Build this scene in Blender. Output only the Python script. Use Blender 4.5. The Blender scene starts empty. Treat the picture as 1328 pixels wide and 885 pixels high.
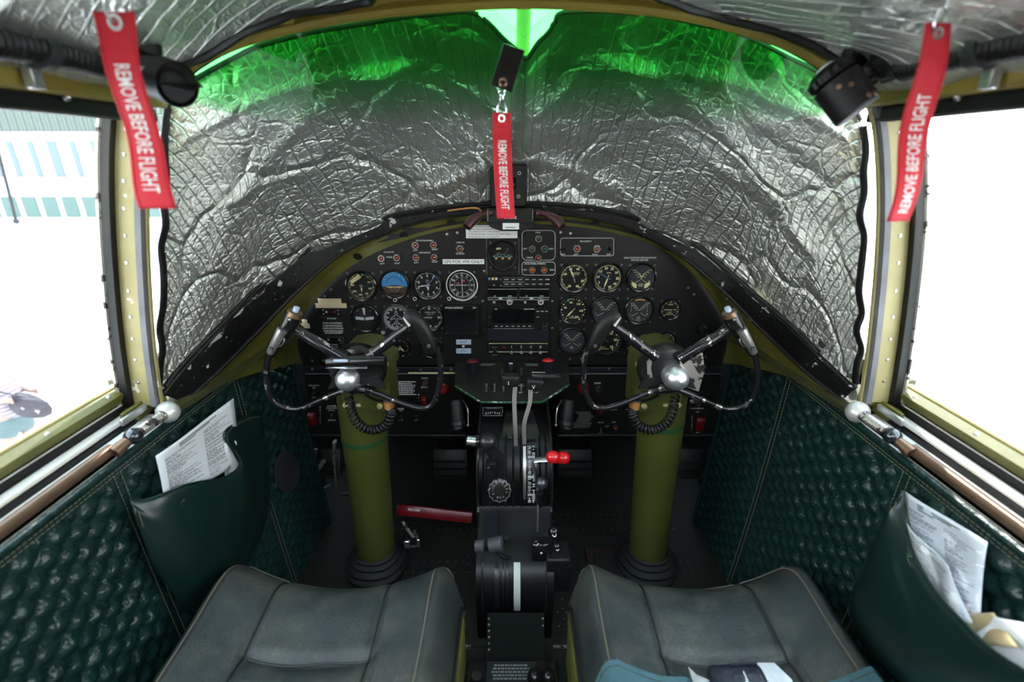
import bpy, bmesh, math, random
from mathutils import Vector, Matrix
random.seed(7)
sin, cos, pi, rad = math.sin, math.cos, math.pi, math.radians
scene = bpy.context.scene
COL = scene.collection
# ---------------------------------------------------------------- camera maths
PITCH = rad(21.0); F = 627.1; CX, CY = 664.0, 442.5
CP, SP = cos(PITCH), sin(PITCH)
def ray(px, py):
    u = (px-CX)/F; v = (CY-py)/F
    return Vector((u, CP+v*SP, -SP+v*CP))
def PY(px, py, Y): d = ray(px, py); return d*(Y/d.y)
def PXx(px, py, X): d = ray(px, py); return d*(X/d.x)
def PZ(px, py, Z): d = ray(px, py); return d*(Z/d.z)
def PD(px, py, t): return ray(px, py)*t
YP = 1.287           # instrument panel plane
ZF = -1.12           # cockpit floor
ZG = -3.7            # ground outside
# ---------------------------------------------------------------- materials
MATS = {}
def nodes_of(name):
    m = bpy.data.materials.new(name); m.use_nodes = True
    nt = m.node_tree; b = nt.nodes['Principled BSDF']
    MATS[name] = m
    return m, nt, b
def tc(nt, scale=(1,1,1), rot=(0,0,0), kind='Object'):
    t = nt.nodes.new('ShaderNodeTexCoord'); mp = nt.nodes.new('ShaderNodeMapping')
    mp.inputs['Scale'].default_value = scale; mp.inputs['Rotation'].default_value = rot
    nt.links.new(t.outputs[kind], mp.inputs['Vector']); return mp.outputs['Vector']
def noise(nt, scale, detail=4, rough=.55, vec=None, dist=0):
    n = nt.nodes.new('ShaderNodeTexNoise'); n.inputs['Scale'].default_value = scale
    n.inputs['Detail'].default_value = detail; n.inputs['Roughness'].default_value = rough
    n.inputs['Distortion'].default_value = dist
    nt.links.new(vec if vec is not None else tc(nt), n.inputs['Vector']); return n.outputs['Fac']
def ramp(nt, fac, stops):
    r = nt.nodes.new('ShaderNodeValToRGB')
    e = r.color_ramp.elements
    while len(e) < len(stops): e.new(.5)
    for i, (p, c) in enumerate(stops):
        e[i].position = p; e[i].color = (c[0], c[1], c[2], 1) if not isinstance(c, (int, float)) else (c, c, c, 1)
    nt.links.new(fac, r.inputs['Fac']); return r.outputs['Color']
def mixc(nt, fac, a, b):
    m = nt.nodes.new('ShaderNodeMix'); m.data_type = 'RGBA'
    for s, v in ((6, a), (7, b)):
        if isinstance(v, tuple): m.inputs[s].default_value = (*v[:3], 1)
        else: nt.links.new(v, m.inputs[s])
    if isinstance(fac, (int, float)): m.inputs[0].default_value = fac
    else: nt.links.new(fac, m.inputs[0])
    return m.outputs[2]
def maths(nt, op, a, b=None, c=None):
    m = nt.nodes.new('ShaderNodeMath'); m.operation = op
    for i, v in enumerate((a, b, c)):
        if v is None: continue
        if isinstance(v, (int, float)): m.inputs[i].default_value = v
        else: nt.links.new(v, m.inputs[i])
    return m.outputs[0]
def bump(nt, b, h, strength=.3, dist=.002):
    n = nt.nodes.new('ShaderNodeBump'); n.inputs['Strength'].default_value = strength
    n.inputs['Distance'].default_value = dist
    nt.links.new(h, n.inputs['Height']); nt.links.new(n.outputs['Normal'], b.inputs['Normal'])
def mat(name, col, rough=.5, metal=0, var=None, bmp=None, chips=None, coat=0, spec=None, emit=None, alpha=None):
    """var=(scale, second colour); bmp=(scale, strength); chips=(colour, scale, threshold, metal)"""
    m, nt, b = nodes_of(name)
    b.inputs['Base Color'].default_value = (*col, 1); b.inputs['Roughness'].default_value = rough
    b.inputs['Metallic'].default_value = metal
    if coat: b.inputs['Coat Weight'].default_value = coat; b.inputs['Coat Roughness'].default_value = .08
    if spec is not None: b.inputs['Specular IOR Level'].default_value = spec
    cur = col
    if var:
        cur = mixc(nt, ramp(nt, noise(nt, var[0], 6), [(.35, 0.0), (.7, 1.0)]), col, var[1])
    if chips:
        f = ramp(nt, noise(nt, chips[1], 5, .6), [(chips[2], 0.0), (chips[2]+.02, 1.0)])
        cur = mixc(nt, f, cur, chips[0])
        if len(chips) > 3:
            nt.links.new(maths(nt, 'MULTIPLY', f, chips[3]), b.inputs['Metallic'])
    if cur is not col: nt.links.new(cur, b.inputs['Base Color'])
    if bmp: bump(nt, b, noise(nt, bmp[0], 5), bmp[1], .003)
    if emit: b.inputs['Emission Color'].default_value = (*emit[0], 1); b.inputs['Emission Strength'].default_value = emit[1]
    return m
mat('panel_black', (.0075,.0075,.008), .40, var=(9, (.011,.0105,.010)), bmp=(300,.06), spec=.35)
mat('black_crackle', (.007,.007,.008), .5, bmp=(260,.25), spec=.35)
mat('black_gloss', (.006,.006,.007), .15, var=(30,(.011,.011,.011)), bmp=(90,.05))
mat('black_worn', (.012,.012,.013), .3, chips=((.35,.34,.33), 75, .655, .7), bmp=(120,.12))
mat('black_rubber', (.006,.006,.0065), .48, bmp=(60,.2), spec=.35)
mat('coaming_black', (.005,.005,.0055), .5, chips=((.55,.55,.55), 30, .635), bmp=(80,.2), spec=.3)
mat('dial_black', (.005,.0055,.007), .55, spec=.3)
mat('dial_blue_black', (.016,.02,.032), .5)
mat('radio_black', (.005,.005,.0055), .45, spec=.3)
mat('screen', (.004,.005,.006), .12)
mat('screen_blue', (.012,.014,.02), .3)
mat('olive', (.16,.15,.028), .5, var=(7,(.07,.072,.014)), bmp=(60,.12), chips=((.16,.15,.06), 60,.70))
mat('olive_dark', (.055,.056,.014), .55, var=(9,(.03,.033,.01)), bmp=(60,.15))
mat('olive_bow', (.27,.195,.03), .42, var=(6,(.17,.125,.02)), bmp=(50,.15))
mat('cream_olive', (.42,.36,.17), .5, var=(12,(.33,.28,.11)), bmp=(60,.1), chips=((.75,.72,.6), 26,.66))
mat('column_green', (.066,.074,.015), .36, var=(6,(.050,.058,.013)), chips=((.01,.012,.01), 22,.71), bmp=(40,.08))
mat('band_green', (.02,.065,.022), .35, chips=((.6,.6,.6), 120,.72))
mat('boot_rubber', (.007,.009,.009), .7, bmp=(40,.4))
mat('floor_dark', (.014,.016,.011), .55, var=(5,(.012,.013,.011)), bmp=(30,.15))
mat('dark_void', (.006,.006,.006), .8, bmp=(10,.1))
mat('gunmetal', (.12,.12,.13), .35, .8, bmp=(80,.15))
mat('dark_metal', (.035,.036,.04), .35, .6, bmp=(80,.2))
mat('chrome', (.85,.87,.90), .22, 1, bmp=(20,.02))
mat('steel', (.55,.54,.52), .3, 1, var=(25,(.4,.38,.36)), bmp=(90,.1))
mat('worn_steel', (.5,.47,.42), .4, .8, chips=((.05,.045,.04), 45,.55), bmp=(120,.3))
mat('aluminium', (.62,.62,.62), .38, .9, var=(40,(.45,.45,.45)), bmp=(150,.15))
mat('pale_sill', (.85,.84,.80), .5, var=(8,(.75,.70,.60)), bmp=(30,.1))
mat('grey_seal', (.17,.17,.18), .6, bmp=(50,.15), var=(20,(.11,.11,.12)))
mat('brown_tube', (.20,.115,.07), .32, .4, var=(12,(.11,.07,.045)), bmp=(60,.08))
mat('bronze', (.22,.13,.08), .38, .8, bmp=(60,.1))
mat('copper_connector', (.55,.25,.08), .4, .5, bmp=(60,.1))
mat('white_paint', (.78,.78,.76), .5)
mat('white_ink', (.62,.62,.62), .6)
mat('dim_ink', (.20,.20,.20), .6)
mat('cream_ink', (.75,.68,.38), .6)
mat('tape_tan', (.62,.50,.32), .7, var=(30,(.5,.4,.25)))
mat('label_blue', (.42,.52,.66), .6)
mat('black_ink', (.02,.02,.02), .7)
mat('paper', (.80,.80,.80), .7, bmp=(20,.15))
mat('paper_grey', (.78,.80,.84), .7, bmp=(20,.15))
mat('manila', (.55,.42,.22), .7, bmp=(25,.3), var=(10,(.42,.32,.17)))
mat('red_lamp', (.20,.006,.008), .15, coat=1)
mat('amber_lamp', (.45,.06,.012), .15, coat=1)
mat('green_lamp', (.01,.05,.03), .15, coat=1)
mat('brown_lamp', (.12,.03,.015), .2, coat=1)
mat('red_guard', (.14,.004,.006), .35)
mat('red_knob', (.62,.008,.012), .25, coat=.5)
mat('red_bar', (.13,.004,.007), .3, bmp=(90,.1))
mat('sky_blue', (.05,.24,.55), .35)
mat('earth_brown', (.065,.028,.016), .45)
mat('yellow_ink', (.75,.6,.08), .5)
mat('blue_ink', (.10,.22,.55), .5)
mat('green_ink', (.10,.40,.25), .5)
mat('teal_ink', (.16,.42,.42), .5)
mat('red_ink', (.55,.03,.03), .5)
mat('orange_ink', (.75,.40,.16), .5)
mat('magenta_metal', (.09,.035,.04), .3, .7, bmp=(60,.1))
mat('webbing', (.055,.13,.145), .8, bmp=(400,.5), var=(20,(.042,.10,.115)))
mat('thread', (.20,.18,.12), .8)
mat('thread_dark', (.12,.10,.07), .8)
mat('pocket_green', (.006,.022,.018), .30, bmp=(25,.12), var=(8,(.004,.017,.014)))
mat('dark_pad', (.012,.014,.025), .3, bmp=(60,.8))
# leather with scratched wear
def leather():
    m, nt, b = nodes_of('seat_leather')
    f1 = ramp(nt, noise(nt, 7, 6, .65), [(.42, 0.0), (.62, 1.0)])
    v = nt.nodes.new('ShaderNodeTexVoronoi'); v.feature = 'DISTANCE_TO_EDGE'; v.inputs['Scale'].default_value = 120
    nt.links.new(tc(nt, (1, .35, 1), (0, 0, .5)), v.inputs['Vector'])
    cr = ramp(nt, v.outputs['Distance'], [(0, 1.0), (.035, 0.0)])
    fac = maths(nt, 'MULTIPLY', f1, maths(nt, 'MULTIPLY_ADD', cr, .22, .14))
    base = mixc(nt, noise(nt, 5, 4), (.014,.020,.019), (.025,.031,.030))
    nt.links.new(mixc(nt, fac, base, (.26,.24,.17)), b.inputs['Base Color'])
    b.inputs['Roughness'].default_value = .42
    vv = nt.nodes.new('ShaderNodeTexVoronoi'); vv.inputs['Scale'].default_value = 260
    h = maths(nt, 'ADD', maths(nt, 'MULTIPLY', noise(nt, 22, 5), 1.2), maths(nt, 'MULTIPLY', vv.outputs['Distance'], .5))
    bump(nt, b, h, .3, .004)
leather()
def quilt():
    m, nt, b = nodes_of('quilt_vinyl')
    nt.links.new(mixc(nt, noise(nt, 6, 5), (.0045,.022,.019), (.009,.034,.029)), b.inputs['Base Color'])
    b.inputs['Roughness'].default_value = .26
    h = maths(nt, 'ADD', noise(nt, 45, 4, .5, dist=1.2), maths(nt, 'MULTIPLY', noise(nt, 160, 2), .25))
    bump(nt, b, h, .55, .006)
quilt()
def foil(name, lines=True, sc=1.0):
    m, nt, b = nodes_of(name)
    b.inputs['Metallic'].default_value = 1.0
    uv = tc(nt, kind='UV')
    sx = nt.nodes.new('ShaderNodeSeparateXYZ'); nt.links.new(uv, sx.inputs[0])
    # quilting lines every 15 mm along the sheet, pinched ridges
    w = maths(nt, 'ABSOLUTE', maths(nt, 'SINE', maths(nt, 'MULTIPLY', sx.outputs[0], 2*pi/.042)))
    ridge = maths(nt, 'POWER', maths(nt, 'SUBTRACT', 1.0, w), 10)
    def vor(scale, wd, rot, vec=None):
        v = nt.nodes.new('ShaderNodeTexVoronoi'); v.feature = 'DISTANCE_TO_EDGE'; v.inputs['Scale'].default_value = scale
        n2 = nt.nodes.new('ShaderNodeTexNoise'); n2.inputs['Scale'].default_value = scale*.8; n2.inputs['Detail'].default_value = 3
        t = tc(nt, (1, 1, 1), rot, 'UV'); nt.links.new(t, n2.inputs['Vector'])
        mx = nt.nodes.new('ShaderNodeMix'); mx.data_type = 'VECTOR'; mx.inputs[0].default_value = .12/ (scale*.12)
        nt.links.new(t, mx.inputs[4]); nt.links.new(n2.outputs['Color'], mx.inputs[5])
        nt.links.new(mx.outputs[1], v.inputs['Vector'])
        return ramp(nt, v.outputs['Distance'], [(0, 1.0), (wd, 0.0)])
    big = vor(4.2, .045, (0,0,.3)); mid = vor(14, .07, (0,0,1.1)); fine = vor(60, .16, (0,0,.7))
    tiny = noise(nt, 260*sc, 3, .7, uv)
    soft = noise(nt, 26, 5, .6, uv)
    h = maths(nt, 'MULTIPLY', ridge, .58)
    h = maths(nt, 'ADD', h, maths(nt, 'MULTIPLY', big, .75))
    h = maths(nt, 'ADD', h, maths(nt, 'MULTIPLY', mid, .22))
    h = maths(nt, 'ADD', h, maths(nt, 'MULTIPLY', fine, .12))
    h = maths(nt, 'ADD', h, maths(nt, 'MULTIPLY', tiny, .21))
    h = maths(nt, 'ADD', h, maths(nt, 'MULTIPLY', soft, .22))
    bump(nt, b, h, 1.0, .0075)
    nt.links.new(mixc(nt, noise(nt, 3, 3), (.84,.85,.80), (.93,.94,.90)), b.inputs['Base Color'])
    b.inputs['Roughness'].default_value = .33; b.inputs['Metallic'].default_value = .92
foil('foil')
def glass(name, tint, gl=.04, band=False):
    m = bpy.data.materials.new(name); m.use_nodes = True; nt = m.node_tree
    MATS[name] = m
    nt.nodes.clear(); o = nt.nodes.new('ShaderNodeOutputMaterial')
    t = nt.nodes.new('ShaderNodeBsdfTransparent'); t.inputs[0].default_value = (*tint, 1)
    g = nt.nodes.new('ShaderNodeBsdfGlossy'); g.inputs['Roughness'].default_value = .03
    mx = nt.nodes.new('ShaderNodeMixShader'); lw = nt.nodes.new('ShaderNodeLayerWeight'); lw.inputs[0].default_value = .5
    nt.links.new(maths(nt, 'MULTIPLY_ADD', maths(nt, 'POWER', lw.outputs[1], 5), .7, gl*.5), mx.inputs[0])
    if band:   # sunband glass: the tint fades out towards its lower edge
        sp = nt.nodes.new('ShaderNodeSeparateXYZ'); nt.links.new(tc(nt, kind='Object'), sp.inputs[0])
        nt.links.new(mixc(nt, ramp(nt, sp.outputs[2], [(band[0], 0.0), (band[1], 1.0)]), (.99,.99,.99), tint), t.inputs[0])
    nt.links.new(t.outputs[0], mx.inputs[1]); nt.links.new(g.outputs[0], mx.inputs[2]); nt.links.new(mx.outputs[0], o.inputs[0])
glass('clear_glass', (.97,.98,.97), .04); glass('green_glass', (.31,.82,.37), .03, band=(.045,.125)); glass('dial_glass', (.96,.96,.96), .03)
glass('plastic_sleeve', (.88,.90,.92), .12)
mat('rod_silver', (.50,.47,.45), .35, .35, bmp=(80,.1))
mat('hub_metal', (.86,.88,.92), .36, .95, bmp=(14,.03)); mat('rim_black', (.008,.008,.010), .14, chips=((.55,.52,.48), 55, .60, .9), bmp=(90,.08)); mat('pedestal_black', (.006,.006,.007), .38, bmp=(90,.1), spec=.35)  # rim_black: silver chips show wear and also paint in the rim's highlight
mat('chip_grey', (.42,.42,.43), .5, chips=((.02,.02,.02), 40, .52), bmp=(90,.2))
mat('base_dark', (.005,.007,.005), .7, bmp=(60,.1), spec=.12)
mat('hatch_metal', (.06,.045,.036), .35, .5, bmp=(60,.1))
mat('grey_label', (.52,.56,.60), .4)
mat('green_edge', (.01,.09,.03), .4, chips=((.55,.58,.55), 90,.55))
mat('cream_ink2', (.60,.62,.55), .6)
mat('black_crackle2', (.045,.045,.05), .6, bmp=(200,.5))
mat('worn_alu', (.55,.54,.53), .35, .9, chips=((.04,.04,.04), 60,.66), bmp=(100,.2))
mat('piping_dark', (.010,.012,.012), .5)
mat('print_ink', (.16,.16,.18), .7)
mat('brown_tube2', (.075,.050,.036), .4, .4, bmp=(60,.15)); mat('socket_white', (.66,.65,.62), .35, .4, chips=((.2,.18,.16), 60,.68)); mat('knob_dark', (.012,.014,.022), .12, coat=1)
mat('ribbon_red', (.62,.012,.028), .65, bmp=(400,.3)); mat('ribbon_white', (.82,.80,.80), .6); mat('ribbon_stitch', (.50,.02,.03), .7)
mat('black_worn2', (.012,.012,.011), .45, chips=((.12,.11,.09), 50,.70), bmp=(80,.2))
# outside
mat('concrete', (.78,.77,.75), .8, var=(.4,(.70,.69,.67)))
def corrugated(name, c):
    m, nt, b = nodes_of(name); b.inputs['Base Color'].default_value = (*c, 1); b.inputs['Roughness'].default_value = .6
    s = nt.nodes.new('ShaderNodeSeparateXYZ'); nt.links.new(tc(nt), s.inputs[0])
    bump(nt, b, maths(nt, 'SINE', maths(nt, 'MULTIPLY', s.outputs[0], 2*pi/.45)), 1.0, .12)
corrugated('green_sheet', (.115,.15,.132)); mat('hangar_white', (.8,.8,.78), .6); mat('aqua_pane', (.115,.17,.16), .6, spec=.1); mat('aqua_pane2', (.15,.19,.215), .6, spec=.1)
mat('skin', (.26,.17,.14), .5); mat('stripe_pink', (.75,.5,.62), .8); mat('shorts_blue', (.075,.115,.125), .85, bmp=(60,.4)); mat('bag_purple', (.028,.022,.034), .6, bmp=(20,.5), chips=((.3,.28,.3), 9,.64)); mat('hair', (.12,.07,.04), .6)
def shirt():
    m, nt, b = nodes_of('striped_shirt')
    s = nt.nodes.new('ShaderNodeSeparateXYZ'); nt.links.new(tc(nt), s.inputs[0])
    f = ramp(nt, maths(nt, 'SINE', maths(nt, 'MULTIPLY', s.outputs[2], 2*pi/.045)), [(.45, 0.0), (.55, 1.0)])
    nt.links.new(mixc(nt, f, (.30,.28,.30), (.17,.11,.16)), b.inputs['Base Color']); b.inputs['Roughness'].default_value = .85
shirt()
# ---------------------------------------------------------------- mesh builder
def frame(o, n=(0,-1,0), up=(0,0,1)):
    n = Vector(n).normalized(); up = Vector(up)
    x = up.cross(n)
    if x.length < 1e-6: x = Vector((1,0,0))
    x.normalize(); y = n.cross(x)
    M = Matrix((x, y, n)).transposed().to_4x4(); M.translation = Vector(o); return M
TEXT = {}
def text_mesh(s, bold=0):
    k = (s, bold)
    if k not in TEXT:
        c = bpy.data.curves.new('t', 'FONT'); c.body = s; c.align_x = 'CENTER'; c.align_y = 'CENTER'; c.size = 1; c.resolution_u = 2; c.offset = bold
        o = bpy.data.objects.new('t', c); me = o.to_mesh()
        TEXT[k] = ([v.co.copy() for v in me.vertices], [tuple(p.vertices) for p in me.polygons])
        o.to_mesh_clear(); bpy.data.objects.remove(o); bpy.data.curves.remove(c)
    return TEXT[k]
ID = Matrix.Identity(4)
class MB:
    def __init__(s): s.v = []; s.f = []; s.m = []; s.uv = None
    def add(s, vs, fs, m, M=ID):
        n = len(s.v); s.v += [M @ Vector(v) for v in vs]
        for f in fs: s.f.append(tuple(n+i for i in f)); s.m.append(m)
        return s
    def box(s, c, size, m, M=ID, b=0, seg=1):
        bm = bmesh.new(); bmesh.ops.create_cube(bm, size=1)
        for v in bm.verts: v.co = Vector((v.co.x*size[0], v.co.y*size[1], v.co.z*size[2]))
        if b: bmesh.ops.bevel(bm, geom=bm.edges[:], offset=min(b, min(size)*.49), segments=seg, affect='EDGES', profile=.5)
        c = Vector(c); bm.verts.index_update()
        s.add([v.co+c for v in bm.verts], [[v.index for v in f.verts] for f in bm.faces], m, M); bm.free(); return s
    def lathe(s, prof, m, M=ID, n=32, wob=None):
        vs = []; fs = []; k = len(prof)
        for i in range(n):
            a = 2*pi*i/n
            for (r, z) in prof:
                rr = r*(1+(wob(a) if wob else 0)); vs.append((rr*cos(a), rr*sin(a), z))
        for i in range(n):
            for j in range(k-1):
                a = i*k+j; b = ((i+1) % n)*k+j
                fs.append((a, b, b+1, a+1))
        return s.add(vs, fs, m, M)
    def ring(s, r0, r1, z0, z1, m, M=ID, n=32):
        return s.lathe([(r0, z0), (r0, z1), (r1, z1), (r1, z0)], m, M, n)
    def arc(s, r0, r1, a0, a1, z, m, M=ID, n=16):
        vs = []; fs = []
        for i in range(n+1):
            a = rad(90-(a0+(a1-a0)*i/n)); vs += [(r0*cos(a), r0*sin(a), z), (r1*cos(a), r1*sin(a), z)]
        for i in range(n): fs.append((2*i, 2*i+1, 2*i+3, 2*i+2))
        return s.add(vs, fs, m, M)
    def sphere(s, c, r, m, n=16, sc=(1,1,1), M=ID):
        k = max(6, n//2); prof = [(r*sin(pi*i/k), -r*cos(pi*i/k)) for i in range(k+1)]
        prof[0] = (0, -r); prof[-1] = (0, r)
        T = M @ Matrix.Translation(Vector(c)) @ Matrix.Diagonal((*sc, 1))
        return s.lathe(prof, m, T, n)
    def tube(s, path, r, m, n=10, closed=False, cap=True, M=ID, flat=None):
        P = [Vector(p) for p in path]; N = len(P); R = r if isinstance(r, (list, tuple)) else [r]*N
        T = []
        for i in range(N):
            a = P[(i-1) % N] if (closed or i > 0) else P[i]; b = P[(i+1) % N] if (closed or i < N-1) else P[i]
            d = (b-a); T.append(d.normalized() if d.length > 1e-9 else Vector((0,0,1)))
        ref = Vector((0,0,1)) if abs(T[0].z) < .9 else Vector((0,1,0))
        nrm = (ref - T[0]*ref.dot(T[0])).normalized(); vs = []; fs = []
        for i in range(N):
            nrm = nrm - T[i]*nrm.dot(T[i])
            if nrm.length < 1e-6: nrm = T[i].orthogonal()
            nrm.normalize(); bn = T[i].cross(nrm)
            for j in range(n):
                a = 2*pi*j/n; vs.append(P[i]+(nrm*cos(a)+bn*sin(a)*(flat or 1))*R[i])
        for i in range(N if closed else N-1):
            for j in range(n):
                a = i*n+j; b = i*n+(j+1) % n; c = ((i+1) % N)*n+(j+1) % n; d = ((i+1) % N)*n+j
                fs.append((a, b, c, d))
        if cap and not closed: fs.append(list(range(n))[::-1]); fs.append([(N-1)*n+j for j in range(n)])
        return s.add(vs, fs, m, M)
    def cyl(s, a, b, r, m, n=16, r2=None): return s.tube([a, b], [r, r if r2 is None else r2], m, n)
    def prism(s, poly, z0, z1, m, M=ID):
        n = len(poly); vs = [(x, y, z0) for x, y in poly]+[(x, y, z1) for x, y in poly]
        fs = [list(range(n))[::-1], list(range(n, 2*n))]+[(i, (i+1) % n, n+(i+1) % n, n+i) for i in range(n)]
        return s.add(vs, fs, m, M)
    def slab(s, pts, d, m):
        """3-D outline with thickness vector d"""
        n = len(pts); d = Vector(d); P = [Vector(p) for p in pts]; vs = P+[p+d for p in P]
        return s.add(vs, [list(range(n)), list(range(n, 2*n))[::-1]]+[(i, n+i, n+(i+1) % n, (i+1) % n) for i in range(n)], m)
    def strip(s, A, B, d, m):
        """two 3-D polylines, thickness vector d"""
        n = len(A); d = Vector(d); vs = [Vector(p) for p in A]+[Vector(p) for p in B]; vs += [v+d for v in vs]; fs = []
        for i in range(n-1):
            fs += [(i, i+1, n+i+1, n+i), (2*n+i, 3*n+i, 3*n+i+1, 2*n+i+1), (i, 2*n+i, 2*n+i+1, i+1), (n+i, n+i+1, 3*n+i+1, 3*n+i)]
        fs += [(0, n, 3*n, 2*n), (n-1, 3*n-1, 4*n-1, 2*n-1)]
        return s.add(vs, fs, m)
    def grid(s, nu, nv, fn, m, th=None):
        vs = [fn(i/(nu-1), j/(nv-1)) for j in range(nv) for i in range(nu)]
        fs = [(j*nu+i, j*nu+i+1, (j+1)*nu+i+1, (j+1)*nu+i) for j in range(nv-1) for i in range(nu-1)]
        return s.add(vs, fs, m)
    def text(s, t, x, y, h, m, M=ID, w=None, z=.0003, rot=0, bold=0):
        V, Fs = text_mesh(t, bold)
        if not V: return s
        x0 = min(v.x for v in V); x1 = max(v.x for v in V); y0 = min(v.y for v in V); y1 = max(v.y for v in V)
        k = h/.72; kx = k
        if w: kx = w/max(1e-6, x1-x0)
        R = Matrix.Rotation(rot, 4, 'Z')
        return s.add([(R @ Vector(((v.x-(x0+x1)/2)*kx, (v.y-(y0+y1)/2)*k, 0)))+Vector((x, y, z)) for v in V], Fs, m, M)
    def bars(s, x, y, w, h, n, m, M=ID, z=.0003, align=0, seed=1):
        """n lines of writing too small to read"""
        rg = random.Random(seed); lh = h/n
        for i in range(n):
            ww = w*rg.uniform(.75, 1); xx = x-w/2+(w-ww)/2*(1-align)
            yy = y+h/2-lh*(i+.5); p = xx
            while p < xx+ww-.0004:
                l = min(rg.uniform(.03, .10)*w, xx+ww-p)
                s.add([(p, yy-lh*.27, z), (p+l, yy-lh*.27, z), (p+l, yy+lh*.27, z), (p, yy+lh*.27, z)], [(0,1,2,3)], m, M); p += l+w*.02
        return s
    def build(s, name, parent=None, loc=None, angle=38, flat=False, sub=0, solid=0):
        me = bpy.data.meshes.new(name)
        base = Vector((0,0,0))
        o = bpy.data.objects.new(name, me); COL.objects.link(o)
        if parent is not None:
            o.parent = parent; q = parent
            while q is not None: base = base + q.location; q = q.parent
        elif loc is not None:
            base = Vector(loc); o.location = base
        me.from_pydata([v-base for v in s.v], [], s.f)
        names = []
        for x in s.m:
            if x not in names: names.append(x)
        for x in names: me.materials.append(MATS[x])
        ix = {x: i for i, x in enumerate(names)}
        me.polygons.foreach_set('material_index', [ix[x] for x in s.m])
        if s.uv:
            l = me.uv_layers.new(name='UVMap')
            for lp in me.loops: l.data[lp.index].uv = s.uv[lp.vertex_index]
        me.validate(); me.update()
        if not flat:
            me.polygons.foreach_set('use_smooth', [True]*len(me.polygons)); me.set_sharp_from_angle(angle=rad(angle))
        if solid:
            md = o.modifiers.new('s', 'SOLIDIFY'); md.thickness = solid; md.offset = 0
        if sub:
            md = o.modifiers.new('u', 'SUBSURF'); md.levels = sub; md.render_levels = sub
        return o
def thing(name, label, cat, loc=(0,0,0), group=None):
    o = bpy.data.objects.new(name, None); COL.objects.link(o); o.location = loc; o.empty_display_size = .02
    o['label'] = label; o['category'] = cat
    if group: o['group'] = group
    return o
def tag(o, label, cat, group=None, kind=None):
    o['label'] = label; o['category'] = cat
    if group: o['group'] = group
    if kind: o['kind'] = kind
    return o
def struct(o): o['kind'] = 'structure'; return o
def lab(o, l): o['label'] = l; return o
def smooth_path(P, k=6, closed=False):
    P = [Vector(p) for p in P]; N = len(P); out = []
    for i in range(N if closed else N-1):
        p0 = P[(i-1) % N] if (closed or i > 0) else P[i]*2-P[i+1]; p1 = P[i]; p2 = P[(i+1) % N]
        p3 = P[(i+2) % N] if (closed or i+2 < N) else p2*2-p1
        for j in range(k):
            t = j/k
            out.append(.5*((2*p1)+(-p0+p2)*t+(2*p0-5*p1+4*p2-p3)*t*t+(-p0+3*p1-3*p2+p3)*t**3))
    if not closed: out.append(P[-1])
    return out
def lerp_poly(P, t):
    """point at fraction t of a polyline (by index)"""
    x = t*(len(P)-1); i = min(int(x), len(P)-2); return P[i].lerp(P[i+1], x-i)
EXPO = 0.0; SKY = 6.5; SUN = 6.0
# ---------------------------------------------------------------- camera, world, exposure
cam = bpy.data.cameras.new('camera'); cam.lens = 17; cam.sensor_width = 36; cam.clip_start = .02; cam.clip_end = 400
co = bpy.data.objects.new('camera', cam); COL.objects.link(co); scene.camera = co
co.rotation_euler = (pi/2-PITCH, 0, 0)
cam.dof.use_dof = True; cam.dof.focus_distance = 1.25; cam.dof.aperture_fstop = 2.6
scene.view_settings.view_transform = 'Standard'; scene.view_settings.look = 'None'
scene.view_settings.gamma = 1; scene.view_settings.use_curve_mapping = False
scene.view_settings.exposure = EXPO
w = bpy.data.worlds.new('sky'); scene.world = w; w.use_nodes = True; nt = w.node_tree
bg = nt.nodes['Background']; s_ = nt.nodes.new('ShaderNodeSeparateXYZ'); t_ = nt.nodes.new('ShaderNodeTexCoord')
nt.links.new(t_.outputs['Generated'], s_.inputs[0])
nt.links.new(ramp(nt, s_.outputs[2], [(0, (1,.985,.96)), (.25, (.93,.965,1)), (.9, (.62,.80,1.0))]), bg.inputs[0])
bg.inputs[1].default_value = SKY
sd = bpy.data.lights.new('sun', 'SUN'); sd.energy = SUN; sd.angle = rad(.6); sd.color = (1,.96,.9)
so = bpy.data.objects.new('sun', sd); COL.objects.link(so); so.location = (0,-3,6)
so.rotation_euler = (rad(-38), rad(8), 0)
scene.cycles.use_denoising = True
scene.cycles.max_bounces = 8; scene.cycles.diffuse_bounces = 5; scene.cycles.glossy_bounces = 4; scene.cycles.transparent_max_bounces = 16
scene.cycles.sample_clamp_indirect = 12
# ---------------------------------------------------------------- outside
b = MB(); b.box((0, 20, ZG-.05), (160, 140, .1), 'concrete'); struct(b.build('ground', loc=(0,20,ZG)))
# hangar
h = thing('hangar', 'pale hangar with green corrugated top band and aqua windows beyond the left window', 'building', (-30, 26, ZG))
b = MB(); b.box((-32, 30.6, ZG+3.6), (40, 4, 7.2), 'hangar_white'); b.build('wall', h)
b = MB(); b.box((-32, 28.53, ZG+5.9), (40.2, .12, 2.0), 'green_sheet'); lab(b.build('fascia', h), 'pale green corrugated metal band')
for i in range(18):
    x = -37+i*1.15
    b = MB(); b.box((x-2, 28.56, ZG+3.5), (.30 if i % 3 else .5, .1, 1.9), 'aqua_pane2'); b.build('window_pane', h)
    b = MB(); b.box((x-2, 28.56, ZG+.95), (.80, .1, 1.15), 'aqua_pane'); b.build('window_pane', h)
b = MB(); b.cyl(PY(-14, 150, 14), PY(21, 287, 14), .04, 'dark_metal'); b.sphere(PY(21, 287, 14), .08, 'dark_metal')
tag(b.build('pole', loc=PY(21,287,14)), 'thin dark slanted pole in front of the hangar', 'pole')
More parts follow.
